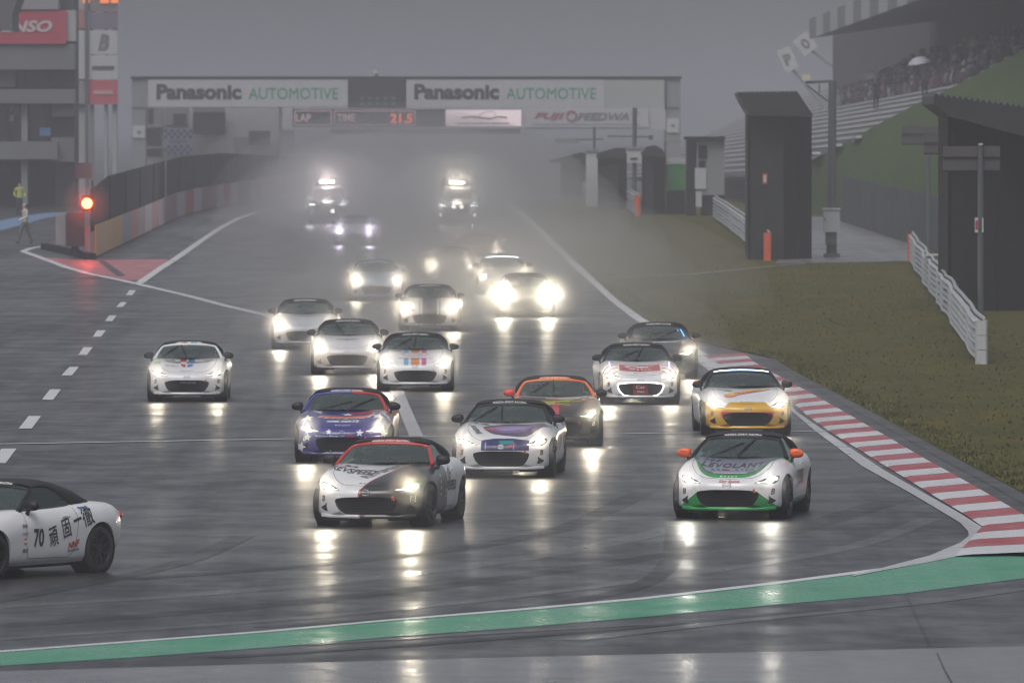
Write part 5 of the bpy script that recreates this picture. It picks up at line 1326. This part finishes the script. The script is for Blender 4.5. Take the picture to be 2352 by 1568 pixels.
mb = MB(); mb.tube(q([(1060,270),(1080,268),(1100,270),(1125,273),(1145,268),(1165,270)]), .055, 5); mb.tube(q([(1098,268),(1108,259),(1118,256),(1134,257),(1138,267)]), .02, 5); mb.build('screen_drawing', M_DECG, t)
pboxo('screen_print', 1050, 1170, 282, 285, Yb-.13, .02, mat('print_rose_grey', (.42,.33,.35), .5), t)
Yf = 640; t = thing('footbridge', 'pale footbridge crossing the track behind the gantry with circuit banner', 'bridge')
pboxo('deck', 640, 1560, 247, 296, Yf, 3, mat('bridge_grey', (.40,.41,.43), .6), t); pboxo('deck_underside', 760, 1195, 296, 308, Yf+.3, 2.4, M_GREYP, t)
pboxo('banner', 1206, 1490, 249, 293, Yf-.15, .1, M_WHITEB, t)
flat_text('FUJI', mat('print_dull_red', (.35,.08,.09), .5), t, P(1262,268,Yf-.2), (1,0,0), (0,0,1), 70/S(Yf), 18/S(Yf), bold=.03, shear=.3); flat_text('PEEDWAY', M_DECG, t, P(1398,268,Yf-.2), (1,0,0), (0,0,1), 145/S(Yf), 18/S(Yf), bold=.03, shear=.3)
mb = MB(); mb.lathe([(-.02,.30),(.02,.30),(.02,.42),(-.02,.42)], 'y', 18, P(1313,267,Yf-.2)); mb.build('banner_ring', mat('print_dull_red', (.35,.08,.09), .5), t); pboxo('banner_small_print', 1222, 1470, 284, 287, Yf-.18, .02, mat('print_pale_grey', (.30,.30,.32), .5), t)
for x in (655, 1545): b = P(x, 300, Yf); MB().box((b.x-.6, Yf+.5, elev(Yf)), (b.x+.6, Yf+2.5, b.z)).build('pier', M_GREYP, t)
# control building under the left end of the gantry
Yk = 606; t = thing('control_building', 'white control building with dark windows behind the pit wall', 'building')
a, b = P(336, 400, Yk), P(640, 240, Yk); MB().box((a.x, Yk, elev(Yk)), (b.x, Yk+10, b.z)).build('wall', M_WHITEB, t)
for x0, x1, y0, y1, m in ((337,374,248,288,M_GREYP),(378,432,248,288,M_GREYP),(337,370,296,336,M_WINDK),(337,370,342,360,M_WINDK),(536,572,315,345,M_GREYP)):
    w_ = pboxo('window', x0, x1, y0, y1, Yk-.12, .1, m, t)
for x0, x1, y0, y1 in ((340,352,250,284),(398,428,262,288)): pboxo('window_pane', x0, x1, y0, y1, Yk-.16, .04, M_WINDK, t)
for y in (291, 339): pboxo('ledge', 336, 376, y-1.5, y+1.5, Yk-.5, .5, M_WHITEB, t)
pboxo('wing', 575, 640, 330, 400, Yk-1, 4, M_GREYP, t); pboxo('dark_board', 572, 620, 301, 333, Yk-1.4, .2, M_DSHED, t)
t = thing('display_board', 'black display board mounted on the control building', 'display'); pboxo('board', 443, 517, 257, 308, Yk-.8, .3, M_BOARDK, t); pboxo('board_header', 443, 517, 247, 256, Yk-.8, .25, M_GREYP, t)
t = thing('checker_sign', 'blue and white chequered sign on the control building', 'sign'); pboxo('board', 376, 442, 295, 356, Yk-.7, .1, M_WHITEB, t)
m_bl = mat('print_chequer_blue', (.06,.09,.26), .5); cb = MB()
for r_ in range(8):
    if r_ in (3, 4): continue
    for k in range(9):
        if (r_+k) % 2 == 0: pbox(cb, 377+7.2*k, 384+7.2*k, 297+7.3*r_, 304+7.3*r_, Yk-.73, .03)
tag(cb.build('chequers', m_bl, t), kind='stuff'); pboxo('board_print', 388, 430, 323, 328, Yk-.73, .03, mat('print_mid_blue', (.2,.22,.34), .5), t)

# ---- sign tower and pit building on the left
Yt = 520; t = thing('sign_tower', 'tall sign tower stacked with sponsor panels beside the pit building', 'tower')
a, b = P(176, 440, Yt+.4), P(268, -40, Yt+.4); M_TFR = mat('tower_grey', (.33,.34,.36), .6)
for x0, x1 in ((176,196),(206,214),(240,246),(258,268)):
    p, q_ = P(x0, 300, Yt+.4), P(x1, -60, Yt+.4); MB().box((p.x, Yt+.4, elev(Yt)), (q_.x, Yt+1.4, q_.z)).build('tower_leg', M_TFR, t)
pboxo('pole', 196, 203, -60, 430, Yt-.2, .3, M_POLE, t)
for nm, x0, x1, y0, y1, m in (('led_row',203,270,-30,27,mat('dull_mauve_grey',(.20,.17,.17),.6)),('sponsor_panel',205,270,29,67,mat('dull_purple',(.18,.15,.20),.6)),('sponsor_panel',203,270,70,125,M_WHITEB),('sponsor_panel',203,270,127,183,M_WHITEB),('sponsor_panel',203,270,184,240,mat('dull_red_panel',(.46,.08,.10),.6)),
                          ('sponsor_panel',173,195,70,182,M_WHITEB),('sponsor_panel',173,195,186,239,M_GREYP),('sponsor_panel',173,195,22,66,mat('dull_red_panel2',(.36,.14,.14),.6))):
    pboxo(nm, x0, x1, y0, y1, Yt, .3, m, t)
for k, (x0, x1) in enumerate(((190,206),(230,250),(255,271))): pboxo('led_digit', x0, x1, -4, 8, Yt-.1, .05, mat('orange_led_dim', (1,.25,.06), .4, emit=.7), t)
flat_text('B', M_DECG, t, P(238,97,Yt-.04), (1,0,0), (0,0,1), .68, 1.0, bold=.04, shear=.25); pboxo('panel_print', 212, 262, 152, 160, Yt-.05, .04, M_SIGNB, t)
pboxo('panel_print', 214, 260, 208, 217, Yt-.05, .04, mat('pale_print', (.5,.3,.3), .6), t)
Yq = 470; t = thing('pit_building', 'grey pit building with stacked balconies, dark windows and red sponsor sign', 'building')
M_PB = mat('pit_concrete', (.15,.155,.165), .8, var=.08, vscale=.3)
a, b = P(-260, 460, Yq+2), P(170, -60, Yq+2); MB().box((a.x, Yq+2, elev(Yq)), (b.x, Yq+7, b.z)).build('wall', mat('pit_dark_wall', (.06,.063,.065), .8, var=.1), t)
for nm, x0, x1, y0, y1, dp, m in (('parapet',-260,172,101,160,2.2,M_PB),('parapet',-260,172,205,238,2.2,M_PB),('parapet',-260,132,325,366,2.2,M_PB),('roof_slab',-260,134,-40,22,2.5,mat('pale_soffit',(.25,.255,.27),.7)),
                              ('white_pilaster',152,174,24,95,2.1,M_CONCW),('column',49,63,235,470,1.6,M_GREYP),('column',118,170,235,268,1.6,M_PB),('column',118,170,316,372,1.5,M_PB),('white_sign',-60,36,146,200,.5,M_CONCW)):
    pboxo(nm, x0, x1, y0, y1, Yq+2.2-dp, dp, m, t)
for i in range(6): pboxo('window', 40+21*i, 58+21*i, 164, 203, Yq+1.9, .12, mat('brownish_window', (.055,.045,.04), .3), t)
for i in range(3): pboxo('window', -20+45*i, 18+45*i, 242, 322, Yq+1.9, .12, M_WINDK, t)
pboxo('screen', 91, 116, 293, 312, Yq+1.7, .1, mat('blue_screen', (.15,.35,.6), .4, emit=.08), t)
for y0 in (243, 265): pboxo('notice', 22, 32, y0, y0+14, Yq+1.75, .05, M_WHITEB, t)
for i in range(4): pboxo('garage_door', -180+78*i, -108+78*i, 372, 470, Yq+1.9, .1, M_DSHED, t)
pboxo('garage_sign', 126, 211, 374, 410, Yq+3, .2, mat('dull_rose_panel', (.34,.12,.13), .6), t)
t2 = thing('sponsor_sign', 'red sponsor sign with white letters on the pit building', 'sign'); pboxo('board', -70, 152, 24, 101, Yq-.2, .2, mat('sponsor_red', (.42,.045,.075), .6), t2)
flat_text('DENSO', mat('print_pale2', (.5,.45,.46), .5), t2, P(45, 61, Yq-.25), (1,0,0), (0,0,1), 150/S(Yq), 27/S(Yq), bold=.04, shear=.25)
t2 = thing('canopy', 'dark sloping canopy edge in front of the pit building', 'canopy'); pp = [P(x, y, 440) for x, y in ((-200,-60),(46,-60),(40,0),(28,30),(28,72),(0,68),(-200,60))]
MB().prism([(p.x, p.z) for p in pp], 'y', 440, 446).build('canopy_panel', mat('dark_canopy', (.10,.10,.105), .7), t2); p = P(-30, 60, 441); MB().bar((p.x, 442, elev(442)), (p.x, 442, p.z+.5), .4).build('canopy_post', M_GREYP, t2)

# ================================================================== PEOPLE
def skin_person(J, E, rad):
    me = bpy.data.meshes.new('person_skin'); names = list(J); idx = {n: i for i, n in enumerate(names)}
    me.from_pydata([J[n] for n in names], [(idx[a], idx[b]) for a, b in E], [])
    o = bpy.data.objects.new('person_skin', me); COL.objects.link(o)
    o.modifiers.new('s', 'SKIN'); 
    if not me.skin_vertices: 
        bpy.context.view_layer.objects.active = o; bpy.ops.mesh.customdata_skin_add()
    for n, v in zip(names, me.skin_vertices[0].data): v.radius = (rad[n] if isinstance(rad[n], tuple) else (rad[n], rad[n])); v.use_root = (n == 'pelvis')
    s = o.modifiers.new('u', 'SUBSURF'); s.levels = 2
    dg = bpy.context.evaluated_depsgraph_get(); dg.update(); out = bpy.data.meshes.new_from_object(o.evaluated_get(dg)); bpy.data.objects.remove(o)
    out.polygons.foreach_set('use_smooth', [True]*len(out.polygons)); return out
def human(stride=0.0, arm=0.15, bend=0.0):
    J = dict(pelvis=(0,0,.93), waist=(0,-.01,1.08), chest=(0,-.02-bend*.1,1.30), neck=(0,-.03-bend*.2,1.47), head=(0,-.05-bend*.25,1.60), crown=(0,-.04-bend*.25,1.70))
    R_ = dict(pelvis=(.15,.11), waist=(.14,.10), chest=(.17,.115), neck=.055, head=(.078,.095), crown=.06); E = [('pelvis','waist'),('waist','chest'),('chest','neck'),('neck','head'),('head','crown')]
    for s, n in ((-1,'l'),(1,'r')):
        st = stride*s
        J.update({n+'hip':(s*.09,0,.88), n+'knee':(s*.10,-.05+st*.5,.49), n+'ankle':(s*.10,.03+st*.9,.09), n+'toe':(s*.12,-.13+st*.9,.05),
                  n+'sh':(s*.19,-.02,1.40), n+'el':(s*.27,.02-st*.3,1.13), n+'wr':(s*.25,-.10-arm-st*.4,.93+arm*.5), n+'ha':(s*.24,-.15-arm-st*.45,.87+arm*.6)})
        R_.update({n+'hip':.10, n+'knee':.065, n+'ankle':.045, n+'toe':.04, n+'sh':.065, n+'el':.05, n+'wr':.035, n+'ha':.04})
        E += [('pelvis',n+'hip'),(n+'hip',n+'knee'),(n+'knee',n+'ankle'),(n+'ankle',n+'toe'),('chest',n+'sh'),(n+'sh',n+'el'),(n+'el',n+'wr'),(n+'wr',n+'ha')]
    return skin_person(J, E, R_)
M_SKIN = mat('skin', (.45, .28, .20), .6); M_HAIR = mat('dark_hair', (.02, .017, .015), .7)
HUM = [human(.0), human(.28), human(.12, .3, .4)]
def person(label, base, rz, kind, top, legs, hat=None, scale=1.0, umbrella=None, group=None, bib=None):
    me = HUM[kind].copy(); me.materials.clear()
    mt = [M_SKIN, mat('cloth_%s' % top[0], top[1], .85, var=.1), mat('cloth_%s' % legs[0], legs[1], .85, var=.1), hat or M_HAIR, M_BLACK]
    for m in mt: me.materials.append(m)
    for p in me.polygons:
        z, y = p.center.z, p.center.y
        p.material_index = 4 if z < .10 else 2 if z < .92 and abs(p.center.x) < .21 else (3 if z > 1.62 or (z > 1.54 and y > -.0) else 0 if z > 1.46 or (z < .93) else 1)
    o = bpy.data.objects.new('person', me); link(o); o.location = base; o.rotation_euler = (0, 0, rz); o.scale = (scale,)*3
    tag(o, label, 'person', group)
    if bib: pass
    if umbrella:
        u = thing('umbrella', umbrella[2], 'umbrella', Vector(base) + Vector((0, -.2, 0)))
        mb = MB(); n = 10; vs = [(0,0,2.15)]; 
        for k in range(n):
            a = 2*math.pi*k/n
            for r_, z in ((.3,2.08),(.52,1.93),(.60,1.80)): vs.append((r_*math.cos(a), r_*math.sin(a), z))
        fs = [(0, 1+3*k, 1+3*((k+1) % n)) for k in range(n)] + [(1+3*k+j, 2+3*k+j, 2+3*((k+1)%n)+j, 1+3*((k+1)%n)+j) for k in range(n) for j in (0, 1)]
        mesh_obj('canopy', vs, fs, mat('umbrella_%s' % umbrella[0], umbrella[1], .6), u, True); MB().tube([(0,0,1.0),(0,0,2.18)], .012, 6).build('shaft', M_POLE, u)
        u.rotation_euler = (R(6), R(-10), 0)
    return o
person('marshal in yellow-green vest and dark trousers standing on the pit lane', G(45, 496), R(10), 0, ('vest', (.42,.45,.10)), ('navy', (.03,.035,.05)), M_HAIR)
person('person in pale jacket and grey trousers striding across the pit lane', G(58, 561), R(-60), 1, ('pale', (.50,.48,.46)), ('grey', (.14,.13,.12)), mat('pale_cap', (.5,.5,.5), .8))
def on_stand(px, py, j=None):
    # stand on the terrace step seen at this pixel
    best = None
    for jj in range(ROWS):
        for Y in range(int(near[jj]), 700, 4):
            x, y = to_px(row_pt(jj, Y)); d = (x-px)**2 + (y-py)**2
            if best is None or d < best[0]: best = (d, jj, Y)
    p = row_pt(best[1], best[2]); return p + Vector((-.35, 0, -.08))
person('person in dark coat under a dark umbrella on the terrace', on_stand(2024, 252), R(30), 0, ('black', (.03,.03,.032)), ('dark', (.03,.03,.035)), umbrella=('dark', (.05,.055,.06), 'dark umbrella held over a person on the lower terrace'))
person('person in grey coat under a white umbrella near the top of the bank', on_stand(2137, 215), R(-20), 0, ('grey', (.14,.13,.12)), ('dark', (.03,.03,.035)), umbrella=('white', (.42,.42,.46), 'white umbrella held open above the bank'))
person('person in black rain suit walking on the terrace beside a beige jacket', on_stand(2221, 166), R(40), 2, ('black', (.03,.03,.032)), ('dark', (.03,.03,.035)))
person('person in beige jacket bending on the terrace', on_stand(2256, 152), R(-40), 2, ('beige', (.45,.34,.20)), ('dark', (.03,.03,.035)), mat('beige_hood', (.45,.34,.20), .8))
person('person in dark clothes sitting high on the terrace above the white umbrella', on_stand(2086, 182), R(0), 0, ('charcoal', (.06,.055,.055)), ('dark', (.03,.03,.035)), scale=.8)
person('person in black jacket at the end of the bench rows', on_stand(2340, 118), R(0), 0, ('black', (.03,.03,.032)), ('dark', (.03,.03,.035)), scale=.9)
# far crowd under the roof reads as one mass
mb = MB(); rr = random.Random(5)
for k in range(520):
    j = rr.randint(11, ROWS-1); Y = rr.uniform(max(near[j]+2, 385), 560); p = row_pt(j, Y) + Vector((-.1, 0, .1)); s = rr.uniform(.8, 1.1)
    mb.ellipsoid((p.x, p.y, p.z+.35*s), (.2*s, .16*s, .36*s), 7, 5); mb.ellipsoid((p.x, p.y, p.z+.92*s), (.11*s, .11*s, .14*s), 6, 4)
m, nt, b = nodes_of('crowd_clothes'); tc = nt.nodes.new('ShaderNodeTexCoord'); vo = nt.nodes.new('ShaderNodeTexVoronoi'); vo.inputs['Scale'].default_value = 1.3; nt.links.new(tc.outputs['Object'], vo.inputs['Vector'])
sp = nt.nodes.new('ShaderNodeSeparateColor'); nt.links.new(vo.outputs['Color'], sp.inputs[0])
rc = ramp(nt, sp.outputs[0], [(0, (.03,.03,.035)), (.35, (.07,.06,.065)), (.6, (.16,.06,.07)), (.72, (.10,.11,.15)), (.93, (.36,.36,.39))]); nt.links.new(rc, b.inputs['Base Color']); b.inputs['Roughness'].default_value = .9
tag(mb.build('crowd', m, None, True), 'distant seated crowd in dark and red clothes under the grandstand roof', 'crowd', kind='stuff')

# drivers (helmet and suit seen through the windscreens of the nearer cars)
J = dict(pelvis=(-.36,.28,.56), chest=(-.36,.36,.80), neck=(-.36,.33,.93), head=(-.36,.31,1.0), lsh=(-.54,.33,.88), lel=(-.58,.10,.74), lha=(-.50,-.09,.80), rsh=(-.18,.33,.88), rel=(-.14,.10,.74), rha=(-.22,-.09,.80), lk=(-.46,-.15,.60), rk=(-.26,-.15,.60))
E = [('pelvis','chest'),('chest','neck'),('neck','head'),('chest','lsh'),('lsh','lel'),('lel','lha'),('chest','rsh'),('rsh','rel'),('rel','rha'),('pelvis','lk'),('pelvis','rk')]
DRV = skin_person(J, E, dict(pelvis=(.15,.12), chest=(.17,.11), neck=.06, head=.08, lsh=.065, lel=.05, lha=.042, rsh=.065, rel=.05, rha=.042, lk=.08, rk=.08))
hm = MB().ellipsoid((-.36,.30,1.015), (.125,.155,.125), 18, 12).build('helmet', M_WHITEB, None, True); HELM = hm.data; bpy.data.objects.remove(hm)
vz = [];
for j in range(5):
    for i in range(9):
        a = math.pi*(-.5 + (i/8-.5)*.95); z = -.035 + .075*j/4; r_ = math.sqrt(max(0, 1-(z/.125)**2))
        vz.append((-.36 + .129*r_*math.cos(a), .30 + .160*r_*math.sin(a), 1.015+z))
VISOR = mesh_obj('visor', vz, [(j*9+i, j*9+i+1, (j+1)*9+i+1, (j+1)*9+i) for j in range(4) for i in range(8)], M_WINDK, None, True); VM = VISOR.data; bpy.data.objects.remove(VISOR)
helms = [('white', (.6,.6,.62)), ('teal', (.15,.4,.38)), ('grey', (.3,.31,.32)), ('black', (.04,.04,.04)), ('blue', (.08,.16,.4))]
who = ['door-lettered white car turning left', 'half black half white car', 'green-nosed car', 'star-covered blue car', 'car with purple bonnet artwork', 'orange-framed black car', 'yellow-nosed car', 'car with the glowing grille outline', 'dark car with the blue light strip', 'car with red and blue shield', 'car with pastel stripes']
for i, c in enumerate(CARS[:11]):
    hn, hc = helms[i % 5]; st = ('dark', (.05,.05,.06)) if i % 2 else ('grey', (.18,.2,.21))
    o = bpy.data.objects.new('person', DRV); link(o); o.matrix_world = Matrix.Translation(c.location) @ c.rotation_euler.to_matrix().to_4x4()
    if not DRV.materials: DRV.materials.append(M_BLACK)
    o.material_slots[0].link = 'OBJECT'; o.material_slots[0].material = mat('suit_%s' % st[0], st[1], .8)
    tag(o, 'driver in %s helmet at the wheel of the %s' % (hn, who[i]), 'person', 'drivers at the wheel')
    h = link(bpy.data.objects.new('helmet', HELM), o); h.material_slots[0].link = 'OBJECT'; h.material_slots[0].material = mat('helmet_%s' % hn, hc, .25, coat=.5)
    v = link(bpy.data.objects.new('visor', VM), h)

# ================================================================== SAFETY SUVs
SST = [(-2.15,.16,[(0,.92),(.40,.93),(.66,.91),(.78,.88),(.86,.80),(.88,.66),(.88,.50),(.86,.36),(.80,.28),(0,.27)]),
 (-1.9,.10,[(0,1.04),(.40,1.05),(.68,1.04),(.80,1.01),(.90,.90),(.93,.72),(.93,.52),(.91,.36),(.84,.28),(0,.27)]),
 (-1.1,.0,[(0,1.12),(.40,1.13),(.70,1.12),(.84,1.08),(.93,.95),(.96,.76),(.96,.54),(.94,.36),(.86,.28),(0,.28)]),
 (.5,.0,[(0,1.15),(.40,1.15),(.70,1.15),(.86,1.12),(.94,.98),(.965,.78),(.965,.54),(.94,.36),(.86,.28),(0,.28)]),
 (2.2,-.08,[(0,1.15),(.40,1.15),(.68,1.14),(.82,1.10),(.90,.98),(.93,.78),(.93,.56),(.90,.40),(.82,.34),(0,.34)])]
GST = [(-1.05,.10,[(0,1.16),(.4,1.16),(.62,1.16),(.70,1.15),(.76,1.14),(.80,1.13),(.82,1.12),(.83,1.11),(.80,1.10),(0,1.10)]),
 (-.35,.08,[(0,1.76),(.4,1.75),(.58,1.72),(.66,1.66),(.72,1.50),(.77,1.36),(.81,1.22),(.84,1.12),(.80,1.10),(0,1.10)]),
 (.5,.0,[(0,1.86),(.4,1.85),(.60,1.82),(.68,1.74),(.74,1.55),(.79,1.38),(.83,1.22),(.86,1.12),(.80,1.10),(0,1.10)]),
 (2.0,-.05,[(0,1.82),(.4,1.81),(.58,1.78),(.65,1.70),(.71,1.52),(.76,1.36),(.80,1.22),(.83,1.12),(.80,1.10),(0,1.10)])]
M_SUVP = paint_mat('suv_white_paint', (.40,.41,.43), [('(z<0.5)', (.03,.03,.03))]); M_SUVD = paint_mat('suv_dark_paint', (.08,.08,.085))
sv_, sf_ = loft_body(SST, .06, .05, .58, .72, 4, .12, .85, 2.6); SB = clean_mesh(sv_, sf_)
cuts = [MB().lathe([(s*.66,.0001),(s*.66,.44),(s*1.2,.45),(s*1.2,.0001)], 'x', 28, (0, y, .38)) for y in (-1.42, 1.42) for s in (-1, 1)]
SB = cut(SB, cuts); SB.polygons.foreach_set('use_smooth', [True]*len(SB.polygons)); SB.set_sharp_from_angle(angle=R(40)); SB.materials.clear(); SB.materials.append(M_SUVP)
gv_, gf_ = loft_body(GST, .03, .04, 1.12, 1.4, 4, .12, .85, 2.6); GB = clean_mesh(gv_, gf_); GB.polygons.foreach_set('use_smooth', [True]*len(GB.polygons))
m, nt, b = nodes_of('suv_greenhouse'); ex = EX(nt, nt.nodes.new('ShaderNodeTexCoord').outputs['Object'])
nt.links.new(mixc(nt, ex.run('z>1.70'), (.025,.028,.03), (.35,.36,.38)), b.inputs['Base Color']); b.inputs['Roughness'].default_value = .2; GB.materials.append(m)
def suv(label, px, py, paint, extra, roofcol, roofE):
    loc = G(px, py); pos = loc + Vector((0, 1.42, 0)); pos.z = elev(pos.y)
    t = thing('safety_suv', label, 'SUV', pos, R(.9), None)
    o = link(bpy.data.objects.new('body', SB), t); o.material_slots[0].link = 'OBJECT'; o.material_slots[0].material = paint
    link(bpy.data.objects.new('greenhouse', GB), t)
    for s in (-1, 1):
        h = MB().prism([(s*.50,.86),(s*.55,.93),(s*.88,.97),(s*.88,.88)], 'y', -2.16, -1.9).build('headlight', M_LAMPH, t)
        MB().prism([(s*.60,.885),(s*.60,.915),(s*.84,.94),(s*.84,.90)], 'y', -2.19, -2.1).build('lamp', lamp_mat((.92,.95,1), 18), h)
        L = bpy.data.lights.new('headlamp_beam', 'SPOT'); L.energy = 130; L.spot_size = R(150); L.spot_blend = 1; L.shadow_soft_size = .08; L.color = (.9,.94,1); lo2 = link(bpy.data.objects.new('headlamp_beam', L), h); lo2.location = (s*.74, -2.26, .91); lo2.rotation_euler = (R(88), 0, R(180))
        if extra: MB().lathe([(0,.0001),(0,.05),(.05,.05),(.05,.0001)], 'y', 12, (s*.80, -2.12, .46)).build('fog_lamp', lamp_mat((1,.9,.9), 14), t)
        MB().ellipsoid((s*1.05, -.75, 1.22), (.11,.08,.10)).bar((s*.88,-.75,1.16),(s*1.0,-.75,1.2),.06).build('mirror', M_BLACK, t, True)
        for y in (-1.42, 1.42):
            w = bpy.data.objects.new('wheel', None); link(w, t); w.location = (s*.80, y, .375)
            MB().lathe([(-.12,.24),(-.12,.34),(-.08,.375),(.08,.375),(.12,.34),(.12,.24)], 'x', 28).build('tyre', M_RUBBER, w, True); MB().lathe([(-.05,.0001),(-.05,.24),(.10,.24),(.09,.20),(.04,.0001)], 'x', 20).build('rim', M_RIM, w, True)
    for x in ((-.18, .18) if extra else (.27,)):
        z = .86 if extra else .60
        MB().lathe([(0,.0001),(0,.075),(.06,.07),(.06,.0001)], 'y', 12, (x, -2.26, z)).build('spot_lamp', lamp_mat((1,.98,.92), 18), t)
    MB().prism([(-.50,.55),(.50,.55),(.46,.80),(-.46,.80)], 'y', -2.225, -2.1).build('grille', M_BLACK, t)
    MB().box((-.55,-.12,1.88),(.55,.12,1.93)).build('roof_bar', M_BLACK, t)
    MB().box((-.34,-.16,1.93),(.34,.12,2.04)).build('roof_lamp', lamp_mat(roofcol, 30), t)
    L = bpy.data.lights.new('roof_beacon', 'SPOT'); L.energy = roofE; L.color = roofcol; L.shadow_soft_size = .2; L.spot_size = R(160); L.spot_blend = 1; lo2 = link(bpy.data.objects.new('roof_beacon', L), t); lo2.location = (0, -.35, 1.99); lo2.rotation_euler = (R(90), 0, R(180))
suv('dark safety SUV with dazzling pinkish roof lamp at the rear of the field', 750, 514, M_SUVD, False, (1,.86,.84), 700)
suv('pale safety SUV with yellow-white roof lamp and a row of bumper lights', 1050, 517, M_SUVP, True, (1,.90,.70), 600)

# ================================================================== AIR: haze over the whole place, spray over the track, glow mist round the lamps
hz = MB().box((-3000, -40, -1.5), (3000, 6000, 30)).build('haze', None)
m = bpy.data.materials.new('haze_air'); m.use_nodes = True; nt = m.node_tree; nt.nodes.clear()
v = nt.nodes.new('ShaderNodeVolumePrincipled'); o = nt.nodes.new('ShaderNodeOutputMaterial'); nt.links.new(v.outputs[0], o.inputs['Volume'])
v.inputs['Color'].default_value = (.925, .905, .955, 1); v.inputs['Density'].default_value = 0.00095; v.inputs['Anisotropy'].default_value = 0.5
hz.data.materials.append(m); tag(hz, kind='stuff')
# spray thrown up by the field, plus mist balls added for lamp glow: soft-limbed clouds of even density, thickest low behind the cars
def spray_glow_mat(dens, g, col=(.80, .79, .785)):
    k = 'spray_%g_%g' % (dens, g)
    if k in MATS: return MATS[k]
    m = bpy.data.materials.new(k); m.use_nodes = True; nt = m.node_tree; nt.nodes.clear()
    v = nt.nodes.new('ShaderNodeVolumePrincipled'); o = nt.nodes.new('ShaderNodeOutputMaterial'); nt.links.new(v.outputs[0], o.inputs['Volume'])
    v.inputs['Color'].default_value = (*col, 1); v.inputs['Density'].default_value = dens; v.inputs['Anisotropy'].default_value = g
    MATS[k] = m; return m
SPH = MB().ellipsoid((0, 0, 0), (1, 1, 1), 24, 14).build('spray', spray_glow_mat(.02, .5), None, True); SPH_ME = SPH.data; bpy.data.objects.remove(SPH)
def cloud(c, r, dens, g=.5, rz=0):
    o = bpy.data.objects.new('spray', SPH_ME); link(o); o.location = c; o.scale = r; o.rotation_euler = (0, 0, rz)
    o.material_slots[0].link = 'OBJECT'; o.material_slots[0].material = spray_glow_mat(dens, g)
    tag(o, kind='stuff'); return o
for i, c in enumerate(CARS):
    y = c.location.y; a = c.rotation_euler.z; fwd = Vector((math.sin(a), -math.cos(a), 0)); far = min(1, max(0, (y-150)/130))
    nose = c.location + fwd*1.75 + Vector((0, 0, .56)); big = i == 15
    k = 1.0 + .55*far + (1.0 if big else 0)
    if i:
        side = Vector((math.cos(a), math.sin(a), 0))
        for sx in (-1, 1):
            r_ = (.44 + .50*far) if not big else .98
            cloud(c.location + fwd*1.72 + side*(sx*.60) + Vector((0, 0, .57)), (r_, r_*.9, r_*.9), ((.12 if i not in (5, 8) else .075) + .15*far) if not big else .22, .55, a)  # mist ball added round each headlamp to give it a halo
    # wheel spray beside and behind
    for s in (-1, 1):
        q = c.location - fwd*(1.6) + Vector((math.cos(a), math.sin(a), 0))*(s*1.15) + Vector((0, 0, .25))
        cloud(q, (.75 + .3*far, 1.9, .55 + .3*far), .035 + .02*far, .4, a)
    cloud(c.location - fwd*(7.0 + 3*far) + Vector((0, 0, .55)), (1.7 + 1.0*far, 5.5 + 4*far, 1.0 + .7*far), .006 + .022*far, .5, a)
for x, y, rx, ry, rz, d in ((-1.5, 262, 9.5, 52, 3.2, .0055), (-4.2, 228, 6, 24, 2.2, .006), (-3, 318, 9, 60, 3.6, .0050), (-4, 390, 9.5, 85, 4.4, .0055), (-6, 490, 11, 110, 5.2, .0050), (-9, 620, 14, 140, 6.0, .0045), (1.2, 252, 4.6, 30, 2.6, .005), (-2.5, 296, 4.5, 30, 2.6, .007)):
    cloud((x, y, elev(y) + .3), (rx, ry, rz), d, .5)
for o in [o for o in COL.objects if o.name.startswith('safety_suv')]:
    p = o.location
    cloud(p + Vector((0, -.5, 2.0)), (1.7, 1.3, 1.4), .09, .5); cloud(p + Vector((0, -2.4, .9)), (1.8, 1.0, .9), .09, .5); cloud(p + Vector((0, -9, 1.2)), (3.5, 7, 2.4), .03, .5)  # first two are mist added to make roof lamp and headlamps bloom
cloud(c_red + Vector((0, -.3, 0)), (.95, .8, .95), .10, .5)  # not thrown-up spray: mist added so the red lamp glows outward
